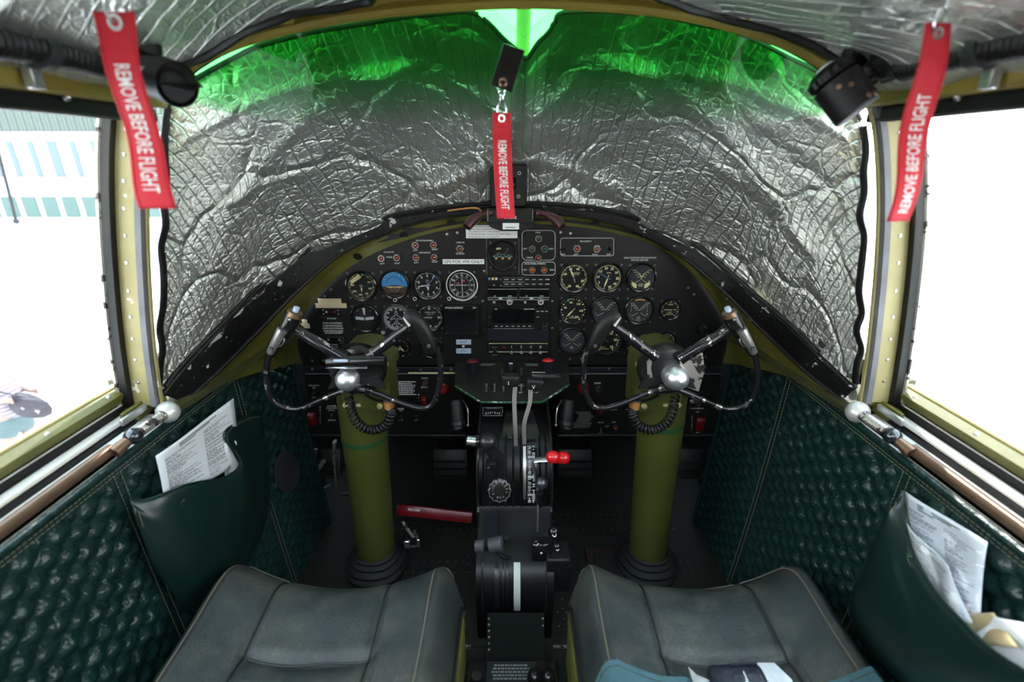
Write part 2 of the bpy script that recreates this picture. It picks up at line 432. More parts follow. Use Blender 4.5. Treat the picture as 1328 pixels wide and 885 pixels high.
# ---------------------------------------------------------------- person outside
def skin_body(name, nodes, edges, m, root, parent=None, lvl=2):
    me = bpy.data.meshes.new(name); o = bpy.data.objects.new(name, me); COL.objects.link(o)
    ks = list(nodes); base = Vector(nodes[root][0]) if parent is None else Vector(parent.location)
    me.from_pydata([Vector(nodes[k][0])-base for k in ks], [(ks.index(a), ks.index(c)) for a, c in edges], [])
    if parent is None: o.location = base
    else: o.parent = parent
    bm = bmesh.new(); bm.from_mesh(me); sk = bm.verts.layers.skin.verify(); bm.verts.ensure_lookup_table()
    for i, k in enumerate(ks):
        r = nodes[k][1]; bm.verts[i][sk].radius = (r, r) if isinstance(r, (int, float)) else r
        bm.verts[i][sk].use_root = (k == root)
    bm.to_mesh(me); bm.free()
    md = o.modifiers.new('skin', 'SKIN'); md.use_smooth_shade = True
    o.modifiers.new('sub', 'SUBSURF').levels = lvl; o.modifiers['sub'].render_levels = lvl
    me.materials.append(MATS[m]); return o
pr = thing('person', 'person in striped shirt and blue shorts holding a bag, outside left window', 'person', (-5.72, 4.84, ZG))
bx_, by_ = -5.72, 4.84
def Q(x, y, z): return (bx_+x, by_+y, ZG+z)   # facing +x
N = {'pel': (Q(0,0,.92), .13), 'wai': (Q(.01,0,1.05), .115), 'che': (Q(-.02,0,1.25), .13), 'nec': (Q(-.03,0,1.43), .055), 'hd0': (Q(-.01,0,1.50), .06), 'hd1': (Q(.01,0,1.58), .085), 'hd2': (Q(0,0,1.67), .06),
 'hipl': (Q(0,.09,.86), .095), 'knl': (Q(.06,.11,.48), .058), 'anl': (Q(.0,.11,.09), .036), 'tol': (Q(.16,.12,.03), .03),
 'hipr': (Q(0,-.09,.86), .095), 'knr': (Q(-.02,-.11,.48), .058), 'anr': (Q(-.10,-.11,.09), .036), 'tor': (Q(.06,-.12,.03), .03),
 'shl': (Q(-.03,.17,1.38), .05), 'ell': (Q(.0,.22,1.16), .04), 'wrl': (Q(.20,.12,1.20), .028), 'hal': (Q(.26,.09,1.20), .032),
 'shr': (Q(-.03,-.17,1.38), .05), 'elr': (Q(-.04,-.23,1.17), .04), 'wrr': (Q(.17,-.19,1.22), .028), 'har': (Q(.24,-.18,1.22), .032)}
for k, hh in (('l', 'hal'), ('r', 'har')):
    c = Vector(N[hh][0])
    for f in range(4):
        N['f%s%da' % (k, f)] = (c+Vector((.045, 0, .025-.017*f)), .010); N['f%s%db' % (k, f)] = (c+Vector((.075-.004*abs(f-1), 0, .012-.017*f)), .008)
    N['t%sa' % k] = (c+Vector((.01, .03 if k == 'r' else -.03, .02)), .010)
E = [('pel','wai'),('wai','che'),('che','nec'),('nec','hd0'),('hd0','hd1'),('hd1','hd2')]
for k in 'lr':
    E += [('pel','hip'+k),('hip'+k,'kn'+k),('kn'+k,'an'+k),('an'+k,'to'+k),('che','sh'+k),('sh'+k,'el'+k),('el'+k,'wr'+k),('wr'+k,'ha'+k),('ha'+k,'t%sa' % k)]
    for f in range(4): E += [('ha'+k, 'f%s%da' % (k, f)), ('f%s%da' % (k, f), 'f%s%db' % (k, f))]
skin_body('body', N, E, 'skin', 'pel', pr)
S = {'a': (Q(0,0,.84), (.16,.15)), 'b': (Q(.01,0,1.06), (.155,.14)), 'c': (Q(-.02,0,1.27), (.17,.15)), 'd': (Q(-.03,0,1.40), (.09,.09)),
 'sl': (Q(-.03,.17,1.37), .075), 'el': (Q(-.02,.21,1.20), .062), 'sr': (Q(-.03,-.17,1.37), .075), 'er': (Q(-.035,-.22,1.20), .062)}
lab(skin_body('shirt', S, [('a','b'),('b','c'),('c','d'),('c','sl'),('sl','el'),('c','sr'),('sr','er')], 'striped_shirt', 'a', pr), 'white shirt with thin pink stripes')
S = {'a': (Q(0,0,1.02), (.15,.13)), 'b': (Q(0,0,.86), (.15,.13)), 'l': (Q(.01,.09,.80), .115), 'l2': (Q(.035,.11,.68), .10), 'r': (Q(-.005,-.09,.80), .115), 'r2': (Q(-.01,-.11,.68), .10)}
lab(skin_body('shorts', S, [('a','b'),('b','l'),('l','l2'),('b','r'),('r','r2')], 'shorts_blue', 'a', pr), 'pale blue knee length shorts')
b = MB(); b.sphere(Q(-.015,0,1.64), .105, 'hair', 16, (1,.95,1)); b.build('hair', pr)
bg_ = thing('handbag', 'dark purple shoulder bag carried in the arms of the person outside', 'bag', Q(.30,-.02,1.0))
b = MB(); b.lathe([(0,-.13),(.10,-.125),(.145,-.06),(.15,.02),(.12,.09),(.09,.11),(0,.10)], 'bag_purple', Matrix.Translation(Vector(Q(.33,-.06,1.10))) @ Matrix.Rotation(.35,4,'Y') @ Matrix.Diagonal((1.35,.6,1,1)), 24, lambda a: .12*sin(3*a+1)+.06*sin(7*a)+.04*sin(11*a)); b.build('bag_body', bg_)
b = MB(); b.tube(smooth_path([Q(.38,-.06,1.18), Q(.22,-.13,1.28), Q(.0,-.16,1.36), Q(-.1,-.10,1.44), Q(-.12,.05,1.38)]), .008, 'dark_metal', 8); b.build('strap', bg_)

# ---------------------------------------------------------------- cabin shell
b = MB(); b.box((0, .55, ZF-.02), (1.5, 2.6, .04), 'floor_dark')
riv = MB()
for zrow, xs in (((680, 500, 620)), (692, 392, 470), (715, 440, 460), (715, 560, 625), (732, 430, 600), (748, 590, 625), (762, 590, 625), (682, 740, 845), (682, 860, 900), (698, 790, 900), (712, 735, 800)) if False else ():
    pass
def rivrow(x0, x1, y, z=ZF, step=.018):
    n = max(2, int((x1-x0)/step))
    for i in range(n+1):
        if (x0+(x1-x0)*i/n) > -9: b.lathe([(.0022,0),(.0018,.001),(0,.0014)], 'steel', frame((x0+(x1-x0)*i/n, y, z), (0,0,1), (0,1,0)), 6)
for y in (1.30, 1.235, 1.10, 1.06, .93, .89): rivrow(-.47, -.12, y, step=.022); rivrow(.12, .52, y, step=.022)
for x in (.135, -.13):
    for i in range(20): b.lathe([(.0022,0),(.0018,.001),(0,.0014)], 'steel', frame((x, .70+i*.03, ZF), (0,0,1), (0,1,0)), 6)
struct(b.build('floor', loc=(0,.55,ZF)))
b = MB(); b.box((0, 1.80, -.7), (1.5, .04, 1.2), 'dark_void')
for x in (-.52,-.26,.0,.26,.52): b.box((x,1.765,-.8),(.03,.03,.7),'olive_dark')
struct(b.build('wall_front'))
b = MB(); b.box((0, -.72, -.45), (1.6, .04, 1.4), 'olive_dark'); struct(b.build('wall_rear'))  # unseen bulkhead behind the camera, added to block light from the rear
for sx, nm in ((-1, 'wall_left'), (1, 'wall_right')):
    b = MB(); b.box((sx*.735, .53, -.80), (.03, 2.56, .76), 'dark_void', b=.002)  # wall and ribs coloured near black, their shade put into the colour
    b.box((sx*.735, 1.30, -.44), (.03, .98, .10), 'olive_dark')
    for y in (.35,.75,1.1,1.45): b.box((sx*.70, y, -.80),(.04,.03,.70),'dark_void')
    b.box((sx*.70, -.45, -.18),(.03,.5,.60),'olive_dark')
    struct(b.build(nm))
# roof profile (half, right side)
PROF = [(0,.205),(.15,.198),(.29,.178),(.40,.150),(.47,.125),(.52,.092)]
FULLP = [(-x, z) for x, z in PROF[::-1]]+PROF[1:]
b = MB()
A = [(x, .80, z+.02) for x, z in FULLP]; B = [(x, .12, z+.03) for x, z in FULLP]
b.strip(A, B, (0,0,.012), 'olive_bow')
for y in (.52,):
    b.strip([(x*.985, y, z+.006) for x, z in FULLP], [(x*.985, y-.025, z+.006) for x, z in FULLP], (0,0,.02), 'olive_bow')
for sx in (-1, 1):
    b.strip([(sx*.52,.12,.10),(sx*.50,-.7,.10)],[(sx*.40,.12,.16),(sx*.38,-.7,.16)],(0,0,.02),'olive_bow')
struct(b.build('ceiling'))
# roof braces seen at the very top
for sx in (-1, 1):
    b = MB(); b.tube([PY(664+sx*352,-12,.70), PY(664+sx*318,6,.735), PY(664+sx*300,22,.77)], [.011,.011,.010], 'olive_bow', 12)
    b.box(PY(664+sx*298,20,.78), (.03,.015,.02), 'olive_bow', b=.004); struct(b.build('trim_1' if sx < 0 else 'trim_2'))
# bow arch
ARC = [(216,128),(228,110),(250,90),(300,64),(400,37),(520,19),(664,10),(800,15),(900,28),(1000,55),(1050,78),(1080,98),(1098,118),(1108,134)]
arc3 = smooth_path([PY(x, y, .80) for x, y in ARC], 5)
b = MB()
up_ = [p+Vector(((p.x)*.05, -.005, .024)) for p in arc3]; up2 = [p+Vector(((p.x)*.09, -.055, .040)) for p in arc3]
b.tube([p+Vector((0,0,.006)) for p in arc3], .0075, 'olive_bow', 8)
b.strip(arc3, up_, (0,.008,0), 'olive_bow'); b.strip(up_, up2, (0,.004,.008), 'olive_bow')
b.tube(up_, .004, 'olive_bow', 8)
for i in range(2, len(arc3)-2, 4): b.sphere(arc3[i]+Vector((0,-.003,.015)), .003, 'olive_bow', 8)
b.tube([p+Vector((0,.022,.008)) for p in arc3], .004, 'black_rubber', 8)
struct(b.build('trim_3'))
# side posts (bow legs)
def post(pts, name, sx):
    P = smooth_path([PY(x, y, .80) for x, y in pts], 4)
    def off(a, dy=0): return [p+Vector((sx*a, dy, 0)) for p in P]
    b = MB()
    b.strip(off(.030,-.018), off(.012,-.018), (0,.03,0), 'black_rubber')       # outer dark lip
    b.strip(off(.013,-.006), off(-.022,-.006), (0,.02,0), 'cream_olive')       # riveted face
    b.strip(off(-.022,-.012), off(-.032,-.012), (0,.012,0), 'grey_seal')
    b.strip(off(-.034,-.004), off(-.037,-.004), (0,.006,0), 'cream_olive')  # inner flange in a paler olive, its lit look put into the colour
    b.tube(off(.029,-.018), .0035, 'worn_steel', 6)
    for i in range(2, len(P)-1, 2): b.lathe([(.0032,0),(.0028,.0015),(0,.002)], 'steel', frame(P[i]+Vector((-sx*.002,-.006,0)), (0,-1,0)), 10)
    struct(b.build(name))
post([(178,112),(168,140),(163,200),(163,270),(166,340),(171,410),(177,465),(186,524)], 'trim_4', -1)
post([(1146,125),(1160,150),(1166,200),(1167,270),(1163,340),(1156,410),(1149,465),(1140,520)], 'trim_5', 1)
# upper longerons with window channel
for sx, nm in ((-1, 'trim_6'), (1, 'trim_7')):
    b = MB(); b.box((sx*.540, .22, .078), (.030, 1.20, .022), 'olive_bow', b=.003); b.box((sx*.555, .22, .058), (.02, 1.20, .022), 'black_rubber', b=.003)
    b.box((sx*.575, .22, .066), (.02, 1.20, .010), 'cream_olive', b=.002)
    for i in range(7): b.sphere((sx*.538, -.1+i*.15, .066), .005, 'steel', 8)
    struct(b.build(nm))
# sills
for sx, nm in ((-1, 'trim_8'), (1, 'trim_9')):
    b = MB(); Y0, Y1 = -.3, .80; yc, yl = (Y0+Y1)/2, Y1-Y0
    def rail(x, z, wx, wz, m, rot=0, bb=.002):
        M = Matrix.Translation((sx*x, yc, z)) @ Matrix.Rotation(sx*rot, 4, 'Y'); b.box((0,0,0), (wx, yl, wz), m, M, b=bb)
    rail(.652, -.475, .010, .018, 'pale_sill')
    rail(.676, -.458, .016, .010, 'pale_sill')
    rail(.686, -.450, .004, .012, 'black_rubber')
    rail(.696, -.440, .018, .008, 'pale_sill')
    rail(.7065, -.430, .002, .014, 'black_rubber'); rail(.7115, -.430, .010, .010, 'pale_sill')
    rail(.716, -.408, .020, .022, 'olive', -.5)
    rail(.728, -.396, .012, .010, 'cream_olive')
    for i in range(9): b.sphere((sx*.712, -.2+i*.12, -.400), .0045, 'aluminium', 8)
    # angle piece where post meets sill
    b.box((sx*.70, .815, -.425), (.075, .03, .035), 'olive', b=.003); b.box((sx*.69,.79,-.44),(.03,.05,.02),'olive',b=.003)
    # forward continuation under the windshield
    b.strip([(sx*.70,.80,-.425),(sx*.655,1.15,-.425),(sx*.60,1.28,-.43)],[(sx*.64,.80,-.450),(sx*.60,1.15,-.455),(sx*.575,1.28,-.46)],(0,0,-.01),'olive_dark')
    struct(b.build(nm))
# side windows: glass panes
for sx, nm in ((-1, 'window_1'), (1, 'window_2')):
    b = MB(); A = [(sx*.732,-.2,-.392),(sx*.732,.80,-.392)]; B = [(sx*.585,-.2,.062),(sx*.585,.80,.062)]
    b.strip(A, B, (sx*.003,0,0), 'clear_glass'); struct(b.build(nm))
# ---------------------------------------------------------------- windscreen surround
def Yr(x): return 1.26-.44*min(1.2, abs(x)/.656)**5.5
def RIM(px, py, dy=0):
    Y = 1.2
    for _ in range(30): Y = .6*Y+.4*(Yr(PY(px, py, Y).x)+dy)
    return PY(px, py, Y)
RO = [(211,512),(228,490),(262,452),(305,405),(355,356),(420,313),(500,284),(580,271),(664,267),(750,270),(830,285),(900,318),(960,368),(1010,412),(1060,460),(1108,505)]
RI = [(238,522),(262,502),(300,466),(345,420),(392,372),(445,328),(515,297),(585,281),(664,277),(745,280),(815,296),(880,330),(935,375),(985,425),(1040,478),(1092,520)]
ro = smooth_path([RIM(x, y) for x, y in RO], 5); ri = smooth_path([RIM(x, y, .0) for x, y in RI], 5)
b = MB(); b.strip(ro, ri, (0,.012,-.004), 'coaming_black'); b.tube(ro, .005, 'coaming_black', 8); b.tube([p+Vector((0,-.002,.001)) for p in ri], .0035, 'black_rubber', 8)
rg = random.Random(3)
for i in range(4, len(ro)-4, 2):
    p = ro[i].lerp(ri[i], .5+.25*rg.uniform(-1,1)); b.sphere(p+Vector((0,-.003,.001)), .0022, 'black_gloss', 6)
for a_, c_ in ((.10,.30),(.335,.37),(.385,.42),(.60,.66),(.70,.88)):
    i0, i1 = int(a_*(len(ro)-1)), int(c_*(len(ro)-1)); sg = 1 if a_ < .5 else -1
    A_ = [ro[i]+Vector((0,-.004,.001)) for i in range(i0, i1)]; B_ = [ro[i].lerp(ri[i], .16+.10*math.sin(i*1.7)*math.sin(i*.6))+Vector((0,-.004,.001)) for i in range(i0, i1)]
    b.strip(A_, B_, (0,.002,0), 'chip_grey')
struct(b.build('trim_10'))
PE = [(392,470),(386,445),(392,415),(410,388),(440,357),(480,331),(535,309),(600,294),(664,290),(740,293),(800,303),(850,319),(895,352),(925,390),(940,420),(942,445),(936,470)]
pe = smooth_path([PY(x, y, YP) for x, y in PE], 5)
b = MB(); nn = 80
def loft(u, v):
    a = lerp_poly(ri, .015+.97*u); c = lerp_poly(pe, u)+Vector((0,-.006,0)); p = a.lerp(c, v)
    return p+Vector((0, .03*sin(pi*v), .02*sin(pi*v)))*(1-abs(2*u-1)**2*.6)
b.grid(nn, 9, loft, 'olive')
b.strip([loft(i/79,.62)+Vector((0,-.004,-.002)) for i in range(80)], [loft(i/79,.72)+Vector((0,-.004,-.002)) for i in range(80)], (0,.002,0), 'olive')
for i in range(6, 76, 6): b.sphere(loft(i/79,.35), .0025, 'steel', 8)
for u in (.30,.37,.43,.60,.66,.71): b.lathe([(0,.001),(.011,.001),(.012,0)], 'dark_void', frame(loft(u,.84)+Vector((0,-.004,-.001)), (0,-.9,-.5)), 16)
b.lathe([(0,.001),(.005,.001)], 'dark_void', frame(loft(.66,.45)+Vector((0,-.003,-.001)), (0,-.9,-.5)), 16)
struct(b.build('trim_11'))
b = MB(); b.strip([p+Vector((0,.0,.004)) for p in pe], [Vector((p.x*1.02, 1.79, p.z+.004)) for p in pe], (0,0,.01), 'dark_void'); struct(b.build('trim_12'))
# windshield: center post outside and glass
TT = [(217,140),(245,108),(320,66),(400,42),(500,26),(615,13),(640,36),(680,73),(712,40),(728,14),(850,19),(950,41),(1050,88),(1100,124),(1120,165)]
BB = [(208,508),(228,486),(266,444),(322,388),(398,332),(515,284),(590,272),(672,267),(745,270),(810,281),(915,330),(985,382),(1050,445),(1090,485),(1111,503)]
TYo = [.86,.86,.86,.86,.865,.875,.89,.92,.89,.875,.865,.86,.86,.86,.86]
t3 = [PY(x, y, yy) for (x, y), yy in zip(TT, TYo)]; b3 = [RIM(x, y, .012) for x, y in BB]
NU, NV = 181, 61
import mathutils
def fpt(u, v):
    a = lerp_poly(t3, u); c = lerp_poly(b3, u); p = a.lerp(c, v); e = 1-abs(2*u-1)**3
    s = sin(pi*v)
    p = p+Vector((0, .05, .045))*s*e
    # fold below the notch and radiating creases
    q = abs(u-.5)
    p = p+Vector((0,-.055,-.03))*math.exp(-(q/.035)**2)*math.sin(min(1,v*1.15+.12)*pi)*.8
    nz = mathutils.noise.noise(Vector((p.x*5, p.y*5, p.z*5+3)))*.016+mathutils.noise.noise(Vector((p.x*14, p.y*14, p.z*14)))*.006
    # sharp creases along a few lines (in sheet coordinates)
    for (u0,v0,u1,v1,amp) in CREASE:
        d = Vector((u1-u0, (v1-v0))); L = d.length; w_ = Vector((u-u0, v-v0)); t = max(0,min(1, w_.dot(d)/L/L)); dist = (w_-d*t).length
        nz -= amp*max(0, 1-dist/.035)
    edge = min(1, min(v, 1-v)*12, min(u, 1-u)*14)
    return p+Vector((0,.75,.66))*nz*edge
CREASE = [(.06,.16,.30,.20,.010),(.30,.20,.47,.42,.012),(.30,.20,.16,.50,.010),(.16,.50,.27,.56,.008),(.16,.50,.10,.95,.006),(.53,.42,.68,.20,.012),(.68,.20,.95,.12,.008),(.70,.22,.86,.62,.012),(.86,.62,.93,.95,.008),(.72,.50,.86,.62,.006),(.40,.85,.49,.72,.007),(.51,.72,.62,.84,.007)]
fo = thing('windshield_sunshade', 'silver crinkled quilted foil sunshade covering the windshield above the instrument panel', 'sunshade', (0, 1.26, -.12))
b = MB(); b.grid(NU, NV, fpt, 'foil')
b.uv = []
for j in range(NV):
    for i in range(NU):
        u, v = i/(NU-1), j/(NV-1); p = b.v[j*NU+i]; x = p.x; ln = (p-b.v[i]).length
        q = abs(2*u-1)
        if q < .55: U = x
        else: U = (.0+x) + (1 if x > 0 else -1)*(q-.55)*.9*ln*1.6
        b.uv.append((U, ln if q < .55 else ln))
b.build('foil_sheet', fo, angle=180)
# wavy black edge binding: sides, top and bottom
def wav(P, amp, seed):
    r = random.Random(seed); return [p+Vector((amp*r.uniform(-1,1), 0, amp*r.uniform(-1,1)*.4)) for p in P]
edges_ = [[fpt(0, j/40) for j in range(41)], [fpt(1, j/40) for j in range(41)], [fpt(i/120, 0) for i in range(47)], [fpt(i/120, 0) for i in range(47, 74)], [fpt(i/120, 0) for i in range(73, 121)]]
for k, P in enumerate(edges_):
    P = smooth_path(wav(P[::3] if len(P) > 30 else P[::2], .005 if k < 2 else .0025, k), 4)
    b = MB(); b.tube([p+Vector((0,-.003,0)) for p in P], .0085 if k < 2 else .004, 'black_rubber', 8, flat=.5); lab(b.build('edge_binding', fo), 'black cloth edge binding')
P = smooth_path(wav([p+Vector((0,-.004,.006)) for p in ro[2:-2:4]], .003, 9), 4)
b = MB(); b.tube(P, .005, 'black_rubber', 8); lab(b.build('edge_binding', fo), 'black cloth edge binding')
# strap with snap at the notch
st = MB(); c0 = PY(665,66,.805); c1 = PY(652,110,.80)
Mx = frame((c0+c1)/2+Vector((0,0,0)), (0,-.95,.2), (c0-c1)); st.box((0,0,0), (.033,.060,.003), 'black_rubber', Mx, b=.001)
s0 = st.build('strap', fo); lab(s0, 'black leather strap with brass snap')
b = MB(); b.lathe([(.0025,0),(.0025,.003),(.0045,.0035),(.0065,.002),(.0065,0)], 'bronze', frame(Mx @ Vector((0,-.022,.0015)), (0,-.95,.2)), 20); b.build('snap', s0)
# tinted upper glass, inside of the foil
b = MB()
def gpt(u, v):
    a = lerp_poly(t3, u)+Vector((0,-.03,.012)); c = lerp_poly(b3, u); p = a.lerp(c, v)
    if abs(u-.5) < .12: z = abs(u-.5)/.12; a2 = Vector((a.x, .845, .185-.0)); p = a2.lerp(c, v) if True else p
    return p+Vector((0,-.012,-.02))*sin(pi*v)*0
G = [(205,125),(300,62),(400,36),(520,18),(664,6),(800,13),(900,26),(1000,52),(1080,95),(1115,130)]
g3 = smooth_path([PY(x, y, .835) for x, y in G], 4); g4 = smooth_path([PY(x, y, .872) for x, y in [(205,150),(300,146),(400,165),(520,170),(664,170),(800,170),(900,165),(1000,160),(1080,146),(1115,155)]], 4)
b.strip(g3, g4, (0,.003,.001), 'green_glass'); struct(b.build('window_3'))
b = MB(); b.cyl((.020,.90,.26),(.020,1.35,.02),.012,'cream_olive'); struct(b.build('trim_13'))
# windshield glass outside the foil
b = MB()
def wpt(u, v): p = lerp_poly(t3, u).lerp(lerp_poly(b3, u), v); return p+Vector((0,.045,.035))+Vector((0,.14,.12))*sin(pi*v)**.7
b.grid(41, 13, wpt, 'clear_glass'); struct(b.build('window_4'))
# roof foils
for sx, nm in ((-1,'left'),(1,'right')):
    rf = thing('roof_sunshade', 'silver foil sheet under the roof behind the %s hanging red ribbon' % nm, 'sunshade', (sx*.38,.5,.14), 'foil sheets lining the roof')
    b = MB(); rr = random.Random(5+sx)
    def rfp(u, v):
        x = .54-.36*u; z = None
        for (xa, za), (xb, zb) in zip(PROF, PROF[1:]):
            if xa <= x <= xb: z = za+(zb-za)*(x-xa)/(xb-xa)
        if z is None: z = .092-(x-.52)*.6
        y = .775-.62*v-.05*u*u+.012*sin(9*u+sx)
        n = mathutils.noise.noise(Vector((x*7*sx, y*7, 2)))*.012+mathutils.noise.noise(Vector((x*20*sx, y*20, 2)))*.004
        return Vector((sx*x, y, z+.006+n*min(1, 9*v, 9*(1-u))-.010))
    b.grid(50, 70, rfp, 'foil'); b.uv = [(v.y*.8+v.x*.5, v.x) for v in b.v]; b.build('foil_sheet', rf, angle=180)
    P = smooth_path(wav([rfp(i/14,0) for i in range(15)]+[rfp(1,j/14) for j in range(1,15)], .003, 4), 3)
    b = MB(); b.tube([p+Vector((0,0,-.002)) for p in P], .006, 'black_rubber', 8); lab(b.build('edge_binding', rf), 'black cloth edge binding')
# ---------------------------------------------------------------- instrument panel
def pf(px, py, dz=0, Y=YP):
    p = PY(px, py, Y); return frame(p+Vector((0,-dz,0)), (0,-1,0), (0,0,1))
def mpp(px, py, Y=YP): return (PY(px+1, py, Y)-PY(px, py, Y)).length
ip = thing('instrument_panel', 'curved black flight instrument panel spanning the cockpit', 'instrument panel', (0,YP,-.5))
low = [(936,470),(936,474),(392,474),(392,470)]
out = [PY(x, y, YP) for x, y in low]
poly = [(p.x, p.z) for p in pe]+[(p.x, p.z) for p in out[1:3]]
b = MB(); MP = frame((0,YP+.001,0)); b.prism(poly, -.004, 0, 'panel_black', MP)
struct_ = b.build('panel_plate', ip)
def rrect(x0, y0, x1, y1, r, wd, m, mb, dz=.0012):
    """thin rounded outline drawn on the panel between pixel corners"""
    P = [];
    for (cx, cy, a0) in ((x1-r,y0+r,-90),(x1-r,y1-r,0),(x0+r,y1-r,90),(x0+r,y0+r,180)):
        for k in range(5):
            a = rad(a0+k*22.5); P.append(PY(cx+r*cos(a), cy+r*sin(a), YP-dz))
    mb.tube(P, wd, m, 4, closed=True)
def plate(x0, y0, x1, y1, m, d=.0015, mb=None, Y=YP, b_=.0006, parent=None, name='placard', z0=0):
    a = PY(x0, y0, Y); c = PY(x1, y1, Y); M = frame(((a.x+c.x)/2, Y-d/2-z0, (a.z+c.z)/2))
    own = mb is None; mb = mb or MB(); mb.box((0,0,0), (abs(c.x-a.x), abs(a.z-c.z), d), m, M, b=b_)
    return mb, frame(((a.x+c.x)/2, Y-d-z0, (a.z+c.z)/2)), abs(c.x-a.x), abs(a.z-c.z)
# sub plates
mb, M, W, H = plate(484,303,522,350,'panel_black',.0004,b_=.0001); mb.build('sub_panel', ip)
mb, M, W, H = plate(523,296,630,346,'panel_black',.0004,b_=.0001); mb.build('sub_panel', ip)
mb, M, W, H = plate(726,306,797,334,'panel_black',.001); rrect(727,309,796,332,3,.0007,'white_ink',mb,.0015); mb.build('sub_panel', ip)
mb, M, W, H = plate(674,296,722,356,'panel_black',.001); rrect(677,299,720,337.5,6,.0007,'white_ink',mb,.0015); rrect(677,340,720,357,4,.0007,'white_ink',mb,.0015); mb.build('sub_panel', ip)
mb, M, W, H = plate(630,309,673,356,'panel_black',.001); mb.tube([PY(631,309,YP-.002),PY(631,356,YP-.002)],.0007,'dim_ink',4); mb.tube([PY(673,309,YP-.002),PY(673,356,YP-.002)],.0007,'dim_ink',4); mb.build('sub_panel', ip)
# placards (writing)
def ptext(items, name='lettering'):
    for (t, x, y, hpx, wpx) in items:
        mb = MB(); k = mpp(x, y); mb.text(t, 0, 0, hpx*k*.95, 'white_ink', pf(x, y, .0018), w=(wpx*k if wpx else None), bold=.02); mb.build(name, ip, flat=True)
ptext([('OIL SHUTOFF',504.5,327,1.8,13),('BURNED',505,333.5,1.8,8),('LEFT',496,342,2,6),('RIGHT',515.5,341.5,2,7)])
ptext([('OIL FILTER BYPASS',550.5,312,2,22),('LEFT',539,324.5,2,6),('RIGHT',564,323.5,2,7.5),('CHIP DETECT',551,327.7,2,15),('LEFT',540,340.5,2,6),('RIGHT',564,339.5,2,7.5)])
ptext([('CARB AIR',597,314.5,2,11),('FILTERED',597,329,2,11)])
ptext([('NOSE',697.5,301.5,2,6),('LEFT',681,322.6,2,5),('RIGHT',715,322.6,2,6),('UNSAFE',687,334,2,8.5),('NOSE WHEEL STEERING',694,342,2,27),('LEFT',681,350,2,5),('RIGHT',716,350,2,6)])
ptext([('FIRE DETECT',759.5,313,2,15),('TEST',730,330,2,6),('LEFT',747,330,2,6),('RIGHT',771.5,330,2,7),('TEST',789.5,330,2,6)])
ptext([('AVOID CONTINUOUS OPERATION BETWEEN',830,334.3,2.2,42),('1700 AND 2050 RPM',829,337.3,2.2,22)])
mb, M, W, H = plate(574,336.3,628,342.6,'paper',.001,z0=.0006); mb.text('GPS FOR VFR ONLY',0,0,H*.62,'black_ink',M,w=W*.94,bold=.0); mb.build('placard', ip)
mb, M, W, H = plate(604,292,671,309,'paper',.001,z0=.0014)
for k_, t in enumerate(('If chip detector warning comes on','Land as soon as practicable. Check','Chip detector for contamination.','If oil bypass light comes on, clean filter','elements as soon as practicable.')):
    mb.text(t, -W*.14 if k_ != 3 else -W*.04, H*(.38-.19*k_), H*.11, 'black_ink', M, w=W*(.62 if k_ != 3 else .82))
lab(mb.build('placard', ip), 'white placard with chip detector warning text')
mb, M, W, H = plate(412,387.5,443,394,'tape_tan',.0008); lab(mb.build('tape_strip', ip), 'tan masking tape strip'); mb, M, W, H = plate(409,393.5,450,399.5,'tape_tan',.0008,z0=.0004); lab(mb.build('tape_strip', ip), 'tan masking tape strip, lower and longer')
mb, M, W, H = plate(391.5,414.5,399,420,'tape_tan',.0008); lab(mb.build('tape_strip', ip), 'tan masking tape strip, small'); mb, M, W, H = plate(389.5,420,402.5,426,'tape_tan',.0008); lab(mb.build('tape_strip', ip), 'tan masking tape strip, small')
mb, M, W, H = plate(414,411,449,434,'panel_black',.001)
for t, yy, ww in (('Do Not Exceed',.42,.36),('175 MPH FLAPS EXTENDED',.15,.78),('170 MPH GEAR EXTENDED',0,.78),('150 MPH LDG LTS EXTENDED',-.14,.84),('150 MPH OPERATING CARGO',-.29,.80),('OR ESCAPE EQUIPMENT',-.41,.72)): mb.text(t,0,H*yy,H*.085,'white_ink',M,w=W*ww,bold=.03)
lab(mb.build('placard', ip), 'black speed limit placard with white lettering')
mb, M, W, H = plate(417,400.5,442,408.5,'black_gloss',.003)
for q, m in ((-.40,'steel'),(.40,'steel')): mb.sphere((W*q,H*.3,.0005),.002,m,8,M=M); mb.sphere((W*q,-H*.3,.0005),.002,m,8,M=M)
mb.sphere((-.012,0,.001),.003,'steel',10,M=M); mb.sphere((0,0,.001),.002,'red_guard',10,M=M); mb.ring(.002,.0035,0,.002,'red_guard',M@Matrix.Translation((.010,0,0)),14); mb.build('jack_plate', ip)
mb, M, W, H = plate(423.5,437,446,464,'black_gloss',.004,b_=.0015); mb.bars(0,0,W*.6,H*.4,4,'dim_ink',M); rrect(424,437.5,445.5,464,2,.0006,'gunmetal',mb,.004)
for q in (-1,1): mb.lathe([(.003,0),(.0025,.0015),(0,.002)],'steel',M@Matrix.Translation((W*.36*q,H*.38,0)),12)
mb.build('data_plate', ip)
for k_, (yy, t) in enumerate(((440,'DIM    DAY'),(452,'OFF    ARM'))):
    pass
mb, M, W, H = plate(591.5,440.5,611,447,'label_blue',.001); mb.text('NAV GPS',0,0,H*.35,'black_ink',M,w=W*.5); mb.build('placard', ip)
mb, M, W, H = plate(591.5,452,611,458.5,'label_blue',.001); mb.text('VLOC 2',0,0,H*.35,'black_ink',M,w=W*.5); mb.build('placard', ip)
